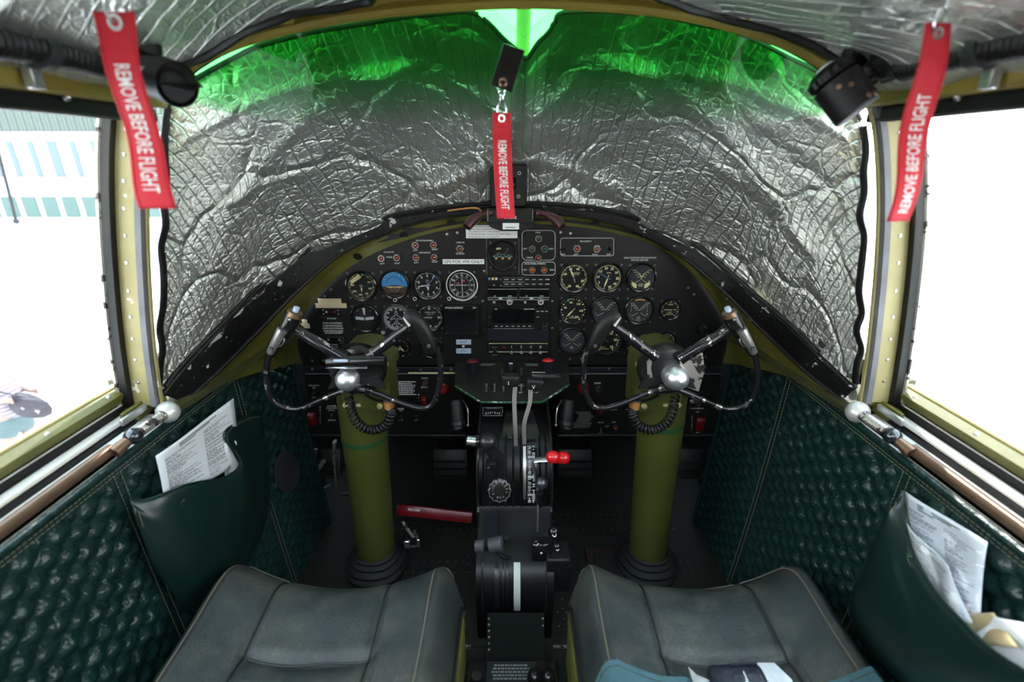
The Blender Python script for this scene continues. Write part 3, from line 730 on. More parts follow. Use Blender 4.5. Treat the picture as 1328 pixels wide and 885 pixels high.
def toggle(px, py, parent=ip, Y=YP, m='steel', up=1, sc=1.0, nrm=(0,-1,0), pos=None):
    M = frame(pos if pos is not None else PY(px, py, Y), nrm); mb = MB()
    mb.lathe([(.0055*sc,0),(.0055*sc,.002*sc),(.0035*sc,.0025*sc),(.003*sc,.005*sc)], 'gunmetal', M, 6)
    mb.tube([M@Vector((0,0,.003*sc)), M@Vector((0,.007*sc*up,.016*sc))], [.0018*sc,.0030*sc], m, 8); return mb.build('toggle_switch', parent)
toggle(601.5, 449.5)
# screws
def screw(px, py, r=.0035, m='steel', parent=ip, Y=YP, name='screw'):
    M = pf(px, py, 0, Y); mb = MB(); mb.lathe([(r,0),(r*.9,r*.45),(r*.3,r*.6),(0,r*.6)], m, M, 12); mb.box((0,0,r*.62),(r*1.5,r*.25,r*.1),'black_ink',M@Matrix.Rotation(px,4,'Z')); return mb.build(name, parent)
for x, y in [(580,304),(593,302),(726.8,301.5),(739.7,303),(455.5,331),(429.3,375.7),(421,384.5),(892.5,373.5),(900,382),(716,391),(716,426),(498,431),(739,466),(754,465.5),(405,467.8),(420,467.8),(628,352),(676,286),(915,463),(626,391)]: screw(x, y)
# lamps
def lamp(px, py, m, r=.0085, lit=None, hood=0):
    M = pf(px, py, .001); root = MB(); root.lathe([(r,0),(r*1.02,.004),(r*.98,.007),(r*.74,.007),(r*.70,.004)], 'steel', M, 24)
    if hood: root.lathe([(r*1.25,0),(r*1.2,.004),(r,.004)], 'steel', M, 6)
    o = root.build('indicator_lamp', ip)
    l = MB(); l.lathe([(r*.74,.003),(r*.66,.006),(r*.35,.0085),(0,.009)], m, M, 20); 
    for q in (-1,1): l.box((r*.2*q,0,.0092),(r*.14,r*.3,.0004),'orange_ink' if 'red' in m else m,M)
    l.build('lens', o); return o
for x, y, m in [(495,335,'red_lamp'),(515,334,'red_lamp'),(539,318,'red_lamp'),(562.6,317.5,'red_lamp'),(540,333.7,'red_lamp'),(563.6,333.5,'red_lamp'),(596.5,322.8,'brown_lamp'),
    (698.3,309.5,'green_lamp'),(690,322.7,'green_lamp'),(706,322.7,'green_lamp'),(698,334.4,'red_lamp'),(690,350,'amber_lamp'),(705.5,350,'amber_lamp'),(748,322.5,'red_lamp'),(773.7,322.6,'red_lamp')]:
    lamp(x, y, m, .0088, hood=1 if x in (596.5,748,773.7) else 0)
for x in (730,789.5):
    mb = MB(); mb.lathe([(.0075,0),(.0075,.004),(.0055,.005),(.0055,.009),(.0045,.0105),(0,.0105)], 'black_gloss', pf(x,322.3), 20); lab(mb.build('push_button', ip), 'black test push button')
mb = MB(); mb.lathe([(.016,0),(.015,.012),(.011,.020),(0,.021)], 'black_rubber', pf(909,426), 24, lambda a: .05*sin(8*a)); mb.build('dimmer_knob', ip)
mb = MB(); mb.lathe([(.007,0),(.0065,.008),(0,.009)], 'gunmetal', pf(914,432), 16); mb.build('dimmer_knob', ip)
# ---------------------------------------------------------------- gauges
def ticks(mb, M, R, a0, a1, nmaj, nmin, m='cream_ink', l1=.16, l2=.09, w1=.016, w2=.009, z=.0004):
    N_ = nmaj*nmin
    for i in range(N_+1):
        a = rad(a0+(a1-a0)*i/N_); big = i % nmin == 0; r1 = R*(1-(l1 if big else l2)); r0 = R; w_ = R*(w1 if big else w2)*1.3
        c, s = sin(a), cos(a)
        mb.add([(c*r0-s*w_, s*r0+c*w_, z),(c*r0+s*w_, s*r0-c*w_, z),(c*r1+s*w_, s*r1-c*w_, z),(c*r1-s*w_, s*r1+c*w_, z)], [(0,1,2,3)], m, M)
def nums(mb, M, R, a0, a1, L, hh, m='cream_ink', bold=.03):
    for i, t in enumerate(L):
        if t == '': continue
        a = rad(a0+(a1-a0)*i/(len(L)-1)); mb.text(t, R*sin(a), R*cos(a), hh, m, M, bold=bold)
def needle(mb, M, ang, L, w_, m, tail=.25, z=.003, kind='dart'):
    T = M @ Matrix.Rotation(rad(-ang), 4, 'Z')
    if kind == 'dart': P = [(-w_*.4,-L*tail),(w_*.4,-L*tail),(w_*.5,0),(w_,L*.55),(0,L),(-w_,L*.55),(-w_*.5,0)]
    else: P = [(-w_,-L*tail),(w_,-L*tail),(w_*.35,L),(-w_*.35,L)]
    mb.prism(P, z, z+.0006, m, T)
def gauge(px, py, rp, name, label, face, ndl=(), dial='dial_black', knob=None, ears=True, group=None, bez='black_gloss', rim=None, fr=.86, glassy=True):
    r = rp*mpp(px, py); p = PY(px, py, YP-.0005); g = thing(name, label, 'gauge', p, group)
    M = frame(p+Vector((0,-.0005,0))); MD = frame(p+Vector((0,-.003,0)))
    mb = MB(); mb.lathe([(r*fr*.99,.0035),(r*fr,.0075),(r*.93,.0085),(r,.006),(r*1.01,0)], bez, M, 48)
    if rim: mb.ring(r*.95, r*1.0, .006, .0088, rim, M, 48)
    mb.build('bezel', g)
    R = r*fr; mb = MB(); mb.lathe([(R,-.001),(R,0),(0,0)], dial, MD, 48); face(mb, MD, R); d = mb.build('dial', g, flat=True)
    for i, (ang, L, w_, m, kind) in enumerate(ndl):
        mb = MB(); needle(mb, MD, ang, R*L, R*w_, m, z=.0015+.0009*i, kind=kind); mb.lathe([(R*.06,0),(R*.05,.003+.001*i),(0,.003+.001*i)], 'dark_metal', MD, 12); mb.build('needle', g)
    if glassy:
        mb = MB(); mb.lathe([(R*1.0,.0050),(R*.5,.0053),(0,.0054)], 'dial_glass', M, 32); mb.build('cover_glass', g)
    if ears:
        for sx in (-1,1):
            for sy in (-1,1):
                mb = MB(); MM = M @ Matrix.Translation((sx*r*.80, sy*r*.80, 0)); mb.lathe([(r*.085,0),(r*.08,.0015),(0,.002)], 'gunmetal' , MM, 10); mb.box((0,0,.0021),(r*.1,r*.02,.0003),'black_ink',MM); mb.build('screw', g)
    if knob:
        mb = MB(); MM = M @ Matrix.Translation((knob[0]*r, knob[1]*r, 0)); mb.lathe([(r*.15,0),(r*.15,.010),(r*.11,.012),(0,.012)], knob[2], MM, 20, lambda a: .05*sin(9*a)); mb.ring(r*.09,r*.12,.0118,.0125,'white_ink',MM,16); mb.build('adjust_knob', g)
    return g
def f_asi(mb, M, R):
    ticks(mb,M,R*.96,10,350,12,4); nums(mb,M,R*.66,20,320,['','50','100','','150','','200','','300','400'][0:1]+['50','100','150','200','250','300','400'],R*.13)
    mb.text('MPH',0,R*.02,R*.10,'cream_ink',M)
    mb.prism([(-R*.78,R*.42),(-R*.70,R*.22),(R*.0,R*.80),(-R*.14,R*.88)],.0003,.0006,'cream_ink',M); mb.prism([(-R*.80,R*.18),(-R*.82,R*.08),(R*.06,R*.66),(R*.04,R*.76)],.0003,.0006,'cream_ink',M)
gauge(469,371,20.3,'airspeed_indicator','round black airspeed dial, top left gauge of the panel, yellow bars on its face',f_asi,[(178,.45,.05,'cream_ink','dart')])
def f_att(mb, M, R):
    mb.arc(0,R*.97,-99,99,.0004,'sky_blue',M,32); mb.arc(0,R*.97,99,261,.0004,'earth_brown',M,32)
    mb.arc(R*.60,R*.64,-80,80,.0007,'black_ink',M,24); mb.arc(R*.60,R*.62,98,262,.0007,'black_ink',M,24)
    ticks(mb,M,R*.93,-60,60,4,2,'white_ink',z=.0009); mb.prism([(-R*.06,R*.88),(R*.06,R*.88),(0,R*.68)],.0008,.001,'green_ink',M)
    mb.box((0,-R*.16,.0010),(R*1.4,R*.03,.0004),'white_ink',M)
    mb.box((-R*.32,-R*.20,.0016),(R*.38,R*.05,.0006),'yellow_ink',M); mb.box((R*.32,-R*.20,.0016),(R*.38,R*.05,.0006),'yellow_ink',M); mb.box((0,-R*.24,.0016),(R*.12,R*.06,.0006),'yellow_ink',M)
    for k in range(6):
        a = rad(110+28*k); mb.box((R*.35*sin(a),-R*.2+R*.35*cos(a)*.9,.001),(R*.03,R*.18,.0003),'dim_ink',M@Matrix.Rotation(0,4,'Z'))
    mb.prism([(-R*.55,-R*.97*.8),(R*.55,-R*.97*.8),(R*.35,-R*.62),(-R*.35,-R*.62)],.0012,.002,'dial_black',M)
gauge(512,369,19.8,'attitude_indicator','artificial horizon gauge with bright blue sky half and brown ground half',f_att,knob=(0,-.98,'black_gloss'))
def f_alt(mb, M, R):
    ticks(mb,M,R*.96,0,360,10,5,'white_ink'); nums(mb,M,R*.70,0,324,list('0123456789'),R*.17,'white_ink'); mb.text('FEET',0,R*.36,R*.08,'white_ink',M); mb.text('ALT',0,R*.22,R*.08,'white_ink',M)
    mb.box((R*.48,0,.0008),(R*.2,R*.16,.0003),'black_ink',M)
gauge(555,369.5,20,'altimeter','black altimeter dial with a painted blue glare line crossing its white numerals',f_alt,[(40,.95,.03,'blue_ink','line'),(176,.42,.07,'white_ink','dart'),(262,.80,.04,'white_ink','dart')],knob=(-.86,-.86,'black_gloss'))  # the blue needle is a painted glare streak, not a pointer
def f_vor(mb, M, R):
    ticks(mb,M,R*.95,0,360,12,6,'white_ink'); nums(mb,M,R*.72,0,330,['N','3','6','E','12','15','S','21','24','W','30','33'],R*.14,'white_ink')
    mb.arc(R*.56,R*.59,0,360,.0006,'dim_ink',M,40); mb.box((R*.0,0,.002),(R*.03,R*1.15,.0005),'white_ink',M); mb.box((0,R*.0,.002),(R*1.05,R*.03,.0005),'white_ink',M)
    for q in (-.34,-.17,.17,.34): mb.lathe([(R*.025,0),(0,.0003)],'white_ink',M@Matrix.Translation((q*R,0,.0016)),8); mb.lathe([(R*.025,0),(0,.0003)],'white_ink',M@Matrix.Translation((0,q*R,.0016)),8)
    mb.box((R*.12,R*.33,.0012),(R*.14,R*.16,.0003),'red_ink',M); mb.box((-R*.30,R*.14,.0012),(R*.22,R*.09,.0003),'red_ink',M)
gauge(599.5,369.5,20.4,'course_indicator','black course indicator with bright white outer ring, white crosshair and red flags',f_vor,rim='white_ink',knob=(-.84,-.84,'black_gloss'))
def f_cfg(mb, M, R):
    k = R
    P = [(-.75,-.02),(-.60,-.02),(-.52,.06),(-.42,.06),(-.34,-.02),(-.16,-.02),(-.06,.10),(.06,.10),(.16,-.02),(.34,-.02),(.42,.06),(.52,.06),(.60,-.02),(.75,-.02)]
    mb.tube([M@Vector((x*k,y*k,.0008)) for x,y in P],.0006,'teal_ink',4); mb.tube([M@Vector((-.72*k,-.10*k,.0008)),M@Vector((.72*k,-.10*k,.0008))],.0006,'teal_ink',4)
    for x in (-.5,0,.5):
        for i in range(4): mb.box((x*k,-.20*k,.001),(.20*k,.035*k,.0004),'orange_ink',M@Matrix.Translation((x*k,-.20*k,0))@Matrix.Rotation(pi/4*i,4,'Z')@Matrix.Translation((-x*k,.20*k,0)))
        mb.lathe([(.06*k,0),(0,.0008)],'orange_ink',M@Matrix.Translation((x*k,-.2*k,.0008)),10)
    mb.prism([(-.5*k,.52*k),(-.42*k,.60*k),(-.15*k,.60*k),(-.12*k,.50*k),(-.42*k,.46*k)],.0006,.0009,'cream_ink',M); mb.prism([(-.40*k,.51*k),(-.36*k,.57*k),(-.18*k,.57*k),(-.18*k,.51*k)],.0009,.0012,'green_ink',M)
    mb.text('FLAPS',-.30*k,.16*k,.07*k,'cream_ink',M); mb.text('UP',.36*k,.50*k,.07*k,'cream_ink',M)
    for i in range(4): mb.box(((.36-.07*i)*k,(.38-.09*i)*k,.0006),(.05*k,.015*k,.0003),'cream_ink',M)
gauge(652,331.5,19.8,'gear_position_indicator','gear and flap position gauge with teal line and three orange wheels, above the radios',f_cfg,bez='radio_black')
def f_tb(mb, M, R):
    mb.prism([(-R*.10,R*.86),(R*.10,R*.86),(R*.06,R*.30),(-R*.02,R*.30)],.0012,.0022,'white_ink',M)
    P = [(R*.78*sin(rad(a))*1.0, -R*.10-R*.06*cos(rad(a*1.2))+(abs(a)/60)**2*R*.10) for a in range(-56,57,8)]
    for s in (-1,1):
        mb.prism([(s*R*.07,-R*.15),(s*R*.70,-R*.08),(s*R*.72,R*.14),(s*R*.07,R*.07)],.0005,.0016,'grey_label',M)
    mb.box((0,-R*.02,.0016),(R*.16,R*.03,.0005),'white_ink',M)
    for s in (-1,1): mb.sphere((s*R*.5,R*.62,.001),R*.045,'steel',8,M=M)
gauge(473.5,412.5,19,'turn_and_bank_indicator','dark turn and bank gauge with two pale tube segments and a white pointer',f_tb)
def f_hdg(mb, M, R):
    ticks(mb,M,R*.97,0,360,36,2,'white_ink'); nums(mb,M,R*.76,0,330,['33','N','3','6','E','12','15','S','21','24','W','30'],R*.15,'white_ink'); mb.arc(R*.975,R,0,360,.0004,'white_ink',M,40)
    P = [(0,.62),(.07,.50),(.08,.20),(.50,-.10),(.50,-.20),(.08,-.06),(.06,-.38),(.24,-.52),(.24,-.60),(0,-.52)]
    P = P+[(-x,y) for x,y in P[::-1][1:-1]]
    mb.tube([M@Vector((x*R,y*R,.0010)) for x,y in P],.0006,'white_ink',4,closed=True)
gauge(514.5,411.5,18.2,'heading_indicator','heading gauge with white airplane outline on a white ringed compass card',f_hdg,knob=(-1.0,-1.05,'steel'),bez='gunmetal')
def f_vsi(mb, M, R):
    ticks(mb,M,R*.96,-60,240,10,4,'white_ink'); nums(mb,M,R*.72,0,180,['10','20','10'],R*.16,'white_ink'); mb.text('VERTICAL SPEED',R*.05,R*.42,R*.09,'white_ink',M,w=R*.85); mb.text('FEET PER MIN',R*.05,R*.27,R*.06,'white_ink',M,w=R*.5)
gauge(557.5,411.5,19.2,'vertical_speed_indicator','vertical speed gauge with needle lying level to the left, beside the small square screen',f_vsi,[(270,.72,.04,'white_ink','line'),(-8,.55,.02,'dim_ink','line')])
def f_sm(mb, M, R): ticks(mb,M,R*.92,-120,120,6,2,'cream_ink',w1=.03,w2=.02); mb.text('PSI',0,-R*.3,R*.15,'cream_ink',M)
def f_small_g(mb, M, R): ticks(mb,M,R*.92,-120,120,6,2,'cream_ink',w1=.03,w2=.02); mb.arc(R*.80,R*.92,-60,60,.0005,'green_ink',M)
gauge(477,447,12.5,'suction_gauge','small gauge partly behind the green column head, white and green marks',f_small_g,[(5,.75,.09,'white_ink','line')])
gauge(519.5,450,13,'oil_quantity_gauge','small gauge with two cream pointers below the heading gauge, seen under the yoke spoke',f_sm,[(-150,.75,.07,'cream_ink','dart'),(140,.72,.07,'cream_ink','dart')])
def f_blank(mb, M, R): ticks(mb,M,R*.9,0,360,8,1,'dim_ink'); mb.text('OXY',0,0,R*.2,'dim_ink',M)
gauge(560,450,15,'oxygen_gauge','dim dark gauge half hidden behind the left yoke right grip',f_blank)
# right side engine gauges
def f_mp(mb, M, R):
    ticks(mb,M,R*.96,-150,150,12,5,'cream_ink'); nums(mb,M,R*.70,-155,155,['70','10','','20','30','40','','50','60'][1:] and ['10','','20','30','40','','50','60'],R*.17)
    mb.arc(R*.97,R,-45,0,.0006,'blue_ink',M); mb.arc(R*.97,R,0,45,.0006,'green_ink',M); mb.box((R*.88,R*.18,.001),(R*.12,R*.05,.0004),'red_ink',M); mb.text('MANIFOLD',R*.1,R*.36,R*.09,'cream_ink',M); mb.text('PRESSURE',R*.1,R*.25,R*.09,'cream_ink',M)
gauge(744,360,20.3,'manifold_pressure_gauge','engine dial with one cream needle, first right of the radios, top row',f_mp,[(-24,.80,.06,'cream_ink','dart'),(165,.38,.06,'dim_ink','line')])
def f_rpm(mb, M, R):
    ticks(mb,M,R*.96,-165,170,9,5,'cream_ink',w2=.016); nums(mb,M,R*.72,-120,165,['5','10','15','20','25','30','35','40','45'],R*.17); mb.text('RPM',R*.05,R*.36,R*.12,'cream_ink',M)
    mb.arc(R*.97,R,-50,-10,.0006,'blue_ink',M); mb.arc(R*.97,R,-10,15,.0006,'green_ink',M); mb.arc(R*.90,R,22,27,.0006,'red_ink',M)
gauge(788,360,20.3,'tachometer','engine speed dial with two pointers, second gauge right of the radios, top row',f_rpm,[(198,.82,.06,'cream_ink','dart'),(-62,.92,.025,'blue_ink','line')])
def f_dual(kind):
    def f(mb, M, R):
        for s in (-1,1):
            for k in range(7):
                t = k/6; x = s*R*(.08+.42*t**1.3); y = R*(.05+.55*t); mb.box((x,y,.0008),(R*.12,R*.022,.0003),'cream_ink',M@Matrix.Translation((x,y,0))@Matrix.Rotation(s*.5,4,'Z')@Matrix.Translation((-x,-y,0)))
                if k % 2 == 0: mb.text(str(20+20*k) if kind != 2 else str(k*50),x+s*R*.17,y,R*.10,'cream_ink',M)
            for k in range(6):
                t = k/5; x = s*R*(.16+.40*t); y = -R*(.12+.35*t+.1*(1-t)); mb.box((x,y,.0008),(R*.10,R*.022,.0003),'cream_ink',M@Matrix.Translation((x,y,0))@Matrix.Rotation(-s*.6,4,'Z')@Matrix.Translation((-x,-y,0)))
            mb.text('L' if s < 0 else 'R', s*R*.66, -R*.30, R*.16, 'cream_ink', M)
        mb.text(('CARB','CYL','OIL')[kind],0,-R*.52,R*.10,'cream_ink',M); mb.text('TEMP',0,-R*.66,R*.10,'cream_ink',M); mb.box((0,R*.05,.001),(R*.1,R*.05,.0003),'teal_ink' if kind else 'red_ink',M)
    return f
def f_d0(mb, M, R):
    f_dual(0)(mb, M, R)
    for s in (-1,1): mb.prism([(s*R*.30,-R*.52),(s*R*.62,-R*.34),(s*R*.74,-R*.50),(s*R*.52,-R*.76),(s*R*.30,-R*.84)],.0005,.0009,'cream_ink',M)  # pale wedges paint a window reflection onto the dial
    mb.prism([(-R*.06,0),(R*.06,0),(0,R*.16)],.001,.0014,'yellow_ink',M)
gauge(831.3,360,19.6,'carburetor_temperature_gauge','dual scale gauge with painted reflection wedges at its base, right end of the top row',f_d0,[(-25,.45,.03,'cream_ink','line'),(25,.45,.03,'cream_ink','line')],dial='dial_blue_black',rim=None)
def f_fp(mb, M, R): ticks(mb,M,R*.95,-145,145,10,2,'cream_ink',w1=.03,l1=.14); nums(mb,M,R*.64,-72,150,['40','80','120','160','200'],R*.15); mb.arc(R*.88,R*.97,-30,-6,.0006,'green_ink',M); mb.arc(R*.86,R*.98,-3,3,.0007,'red_ink',M); mb.text('OIL',0,-R*.50,R*.10,'cream_ink',M); mb.text('PRESSURE',0,-R*.62,R*.10,'cream_ink',M)
gauge(743,402,19.4,'oil_pressure_gauge','pressure dial with one cream needle pointing lower left, first gauge of the middle row',f_fp,[(222,.75,.06,'cream_ink','dart')])
gauge(784.5,402,19.2,'cylinder_temperature_gauge','dual scale gauge partly behind the right yoke left grip, middle row',f_dual(1),dial='dial_blue_black')
def f_cyl(mb, M, R):
    f_dual(2)(mb, M, R); mb.arc(R*.84,R*.94,-24,24,.0006,'orange_ink',M)
    for k in range(11): mb.text('CYLINDER TEMP'[k],R*.82*sin(rad(215-7*k)),R*.82*cos(rad(215-7*k)),R*.08,'cream_ink',M)
    for s in (-1,1):
        for k in range(5): mb.text(str(5+k),s*R*.62,R*(.5-.14*k),R*.09,'cream_ink',M)
gauge(828.5,402.5,19.4,'fuel_quantity_gauge','busy dual scale gauge with an orange arc at its top, middle row',f_cyl,dial='dial_blue_black')
def f_hyd(mb, M, R): ticks(mb,M,R*.94,-140,140,8,2,'cream_ink',w1=.04,w2=.02); mb.text('1000',0,R*.58,R*.2,'cream_ink',M); mb.text('HYD',0,-R*.30,R*.18,'cream_ink',M); mb.text('PRESSURE',0,-R*.5,R*.14,'cream_ink',M); mb.text('2000',R*.52,0,R*.14,'cream_ink',M)
gauge(868.5,401.5,14,'hydraulic_pressure_gauge','small dial with needle pointing left, right end of the middle row',f_hyd,[(-90,.7,.05,'cream_ink','line')])
gauge(741.5,441.5,18.8,'oil_temperature_gauge','dual scale gauge right of the radios, lowest of its column',f_dual(2),dial='dial_blue_black')
def f_fuelp(mb, M, R): ticks(mb,M,R*.95,-145,145,10,2,'cream_ink',w1=.03); nums(mb,M,R*.66,-140,140,['0','5','10','15','20','25'],R*.18); mb.arc(R*.80,R*.90,92,118,.0006,'green_ink',M); mb.text('FUEL',-R*.2,-R*.55,R*.11,'cream_ink',M); mb.text('PRESSURE',-R*.1,-R*.68,R*.11,'cream_ink',M)
gauge(786.5,441.5,19.6,'fuel_pressure_gauge','dial with green arc and red marks crossed by the right yoke left grip, bottom row',f_fuelp,[(-60,.6,.04,'dim_ink','line')],bez='dark_metal')
gauge(823,447,15,'free_air_gauge','dim small gauge under the right yoke spoke',f_dual(1))
gauge(863.5,442,12.5,'brake_pressure_gauge','small dial above the right green column head, needle level',f_hyd,[(-90,.7,.05,'cream_ink','line')])
# ---------------------------------------------------------------- small square display
p = PY(600,411.5,YP); dsp = thing('gps_display','small square dark screen with a black frame below the course indicator','display',p)
mb, M, W, H = plate(576,394,622,433,'black_gloss',.016,b_=.002); mb.build('housing', dsp)
mb, M2, W2, H2 = plate(580.5,400,617.5,428,'screen',.001,z0=.0158); mb.build('screen', dsp)
mb = MB(); mb.text('DYNON AVIONICS',-W*.20,H*.42,H*.05,'white_ink',M,w=W*.5,bold=.02); mb.text('D1',W*.38,H*.42,H*.05,'white_ink',M,bold=.02); mb.build('lettering', dsp, flat=True)
for sx in (-1,1):
    for sy in (-1,1): mb = MB(); mb.lathe([(.0016,0),(0,.001)],'gunmetal',M@Matrix.Translation((sx*W*.44,sy*H*.42,0)),8); mb.build('screw', dsp)
mb = MB(); mb.tube(smooth_path([PY(624,424,YP-.01),PY(628,428,YP-.015),PY(626,436,YP-.014),PY(616,440,YP-.004)],5),.0012,'black_gloss',6); mb.build('cable', dsp)
# ---------------------------------------------------------------- radios
def knob(mb, M, x, y, r, d=.012, m='black_gloss', ringm=None):
    MM = M@Matrix.Translation((x,y,0)); mb.lathe([(r*1.15,0),(r*1.15,d*.3),(r,d*.35),(r*.95,d),(0,d)],m,MM,20,lambda a:.03*sin(10*a))
    if ringm: mb.ring(r*.6,r*.85,d*.99,d*1.04,ringm,MM,20); mb.box((0,r*.4,d*1.03),(r*.2,r*.5,.0004),ringm,MM)
def radio(x0,y0,x1,y1,name,label,d=.008):
    p = PY((x0+x1)/2,(y0+y1)/2,YP); g = thing(name,label,'radio',p)
    mb, M, W, H = plate(x0,y0,x1,y1,'radio_black',d,b_=.0012); mb.build('faceplate', g); return g, M, W, H
g, M, W, H = radio(632,358,712,371.5,'audio_panel','narrow audio selector with tiny blue, yellow and white squares, top unit of the radio stack')
mb = MB(); 
for k_, m in enumerate(('blue_ink','yellow_ink','white_ink')): mb.box((-W*(.465-.055*k_),H*.30,.0004),(W*.035,H*.22,.0006),m,M)
for r_ in (0,1):
    for k_ in range(7): mb.bars(-W*(.19-.11*k_),H*(.22-.44*r_),W*.07,H*.12,1,'white_ink',M,seed=k_+r_*9)
mb.build('indicator', g, flat=True)
mb = MB(); 
for r_ in (0,1): mb.tube([M@Vector((x*W,y*H,.0006)) for x,y in ((-.25,.40-.44*r_),(.10,.40-.44*r_),(.10,.02-.44*r_),(-.25,.02-.44*r_))],.0005,'dim_ink',4,closed=True)
mb.build('button_outline', g)
for x,y in ((-.39,-.25),(-.28,.3),(-.28,-.3)): mb = MB(); knob(mb,M,W*x,H*y,.003,.008,'black_gloss','dim_ink'); mb.build('knob', g)
g, M, W, H = radio(632,373,712,391,'nav_com_radio','twin window radio with two round knobs, second unit of the radio stack')
for s in (-1,1):
    mb = MB(); mb.box((s*W*.255,H*.14,.0003),(W*.47,H*.55,.001),'screen',M); mb.tube([M@Vector((s*W*.255+x*W*.235,H*.14+y*H*.30,.001)) for x,y in ((-1,-1),(1,-1),(1,1),(-1,1))],.0005,'white_ink',4,closed=True)
    mb.bars(s*W*.255-W*.12,-H*.05,W*.04,H*.08,1,'white_ink',M,seed=1,z=.0012); mb.bars(s*W*.255+W*.12,-H*.05,W*.06,H*.08,1,'white_ink',M,seed=2,z=.0012); mb.build('display_window', g)
mb = MB(); mb.box((-W*.29,-H*.22,.0004),(W*.055,H*.13,.0008),'label_blue',M); mb.box((W*.21,-H*.22,.0004),(W*.055,H*.13,.0008),'label_blue',M); mb.tube([M@Vector((x*W,y*H,.0008)) for x,y in ((-.49,-.16),(-.49,-.32),(.49,-.32),(.49,-.16))],.0005,'white_ink',4); mb.build('label_strip', g)
for x,r in ((-.14,.0085),(.36,.0085),(-.39,.004),(.11,.004)): mb = MB(); knob(mb,M,W*x,-H*.42,r,.012,'gunmetal' if r > .005 else 'black_gloss','white_ink'); mb.build('knob', g)
g, M, W, H = radio(632,397,712,426,'gps_navigator','wide dark screen navigator with button row and corner knob, third in the radio stack')
mb = MB(); mb.box((-W*.08,H*.10,.0003),(W*.68,H*.64,.001),'screen',M); mb.build('screen', g)
mb = MB(); mb.bars(-W*.36,H*.40,W*.05,H*.05,1,'cream_ink',M,seed=1,z=.0012); mb.bars(W*.17,H*.40,W*.2,H*.05,1,'white_ink',M,seed=3,z=.0012)
for k_ in range(7): mb.bars(-W*(.36-.09*k_),-H*.36,W*.045,H*.06,1,'white_ink',M,seed=k_,z=.0008)
for x,y in ((.31,.30),(.38,.30),(.45,.30),(.31,.05)): mb.bars(W*x,H*y,W*.05,H*.06,1,'white_ink',M,seed=int(x*90),z=.0008)
mb.box((-W*.08,-H*.47,.0008),(W*.66,H*.02,.0004),'dim_ink',M); mb.build('lettering', g, flat=True)
for x,y,r in ((.43,-.36,.0085),(-.46,.1,.004),(-.46,-.4,.003)): mb = MB(); knob(mb,M,W*x,H*y,r,.014,'black_gloss','gunmetal'); mb.build('knob', g)
g, M, W, H = radio(632,426.3,712,442.5,'blank_radio_cover','plain blue black cover plate under the navigator screen')
mb = MB(); mb.box((0,0,.0004),(W*.98,H*.92,.0008),'screen_blue',M); mb.build('cover', g)
g, M, W, H = radio(632,443,712,460,'transponder','narrow transponder with white outline and digits, bottom unit of the radio stack')
mb = MB(); mb.tube([M@Vector((x*W,y*H,.0006)) for x,y in ((-.47,.42),(.47,.42),(.47,-.22),(-.47,-.22))],.0007,'cream_ink',4,closed=True); mb.build('outline', g)
mb = MB(); 
for k_, t in enumerate('1248'): mb.text(t,W*(-.11+.155*k_),H*.16,H*.2,'white_ink',M)
mb.box((-W*.23,H*.12,.0004),(W*.06,H*.12,.0004),'red_guard',M); mb.bars(-W*.38,H*.12,W*.1,H*.1,1,'dim_ink',M); mb.bars(-W*.38,-H*.46,W*.12,H*.1,1,'dim_ink',M); mb.build('lettering', g, flat=True)
for k_ in range(4): mb = MB(); knob(mb,M,W*(-.11+.155*k_),-H*.18,.0045,.009,'black_gloss','white_ink'); mb.build('knob', g)
mb = MB(); knob(mb,M,-W*.38,-H*.20,.006,.010,'black_gloss',None); mb.build('knob', g)
# ---------------------------------------------------------------- center box above the panel
p = PY(660,240,1.23); cb = thing('standby_compass_mount','upright black bracket box behind the middle hanging red ribbon','bracket',p)
YB = 1.215
def pb(x, y, dz=0): return PY(x, y, YB)+Vector((0,-dz,0))
mb = MB(); a = pb(635.5,213); c = pb(683,268); mb.box(((a.x+c.x)/2,YB+.0,(a.z+c.z)/2),(c.x-a.x,.018,a.z-c.z),'black_crackle',b=.003); mb.build('housing', cb)
mb = MB(); a = pb(662,230,.009); c = pb(669.5,245,.009); mb.box(((a.x+c.x)/2,YB-.0095,(a.z+c.z)/2),(c.x-a.x,.002,a.z-c.z),'screen',b=.0005); mb.text('S',0,0,.006,'dim_ink',frame(pb(666,239,.0112))); mb.build('window_pane', cb)
for x, y in ((673.5,224.5),(672.5,254.5)): mb = MB(); mb.ring(.0025,.0042,0,.002,'steel',frame(pb(x,y,.009)),16); mb.build('screw', cb)
mb = MB(); a = pb(631,270); c = pb(692,288); mb.box(((a.x+c.x)/2,YB+.01,(a.z+c.z)/2-.002),(c.x-a.x,.035,(a.z-c.z)),'black_crackle',b=.002)
mb.box((a.x+.003,YB-.010,(a.z+c.z)/2),(.002,.003,.026),'steel'); mb.box((c.x-.003,YB-.010,(a.z+c.z)/2),(.002,.003,.026),'steel'); mb.text('B-10362',0,0,.0065,'white_ink',frame(pb(662,281.5,.0095)),bold=.03); mb.build('base_box', cb)
mb = MB(); q = [PY(x,y,YB-.004) for x,y in ((632,288),(692,288),(692,294),(686,298),(676,300),(650,300),(638,296),(632,291))]; mb.slab(q,(0,.004,0),'black_crackle')
m_ = PY(662.5,293.5,YB-.0045); mb.box(m_,(.040,.001,.015),'paper'); mb.bars(0,-.003,.03,.005,1,'dim_ink',frame(m_+Vector((0,-.0006,0)))); lab(mb.build('card_holder', cb), 'curved black lip with a white card')
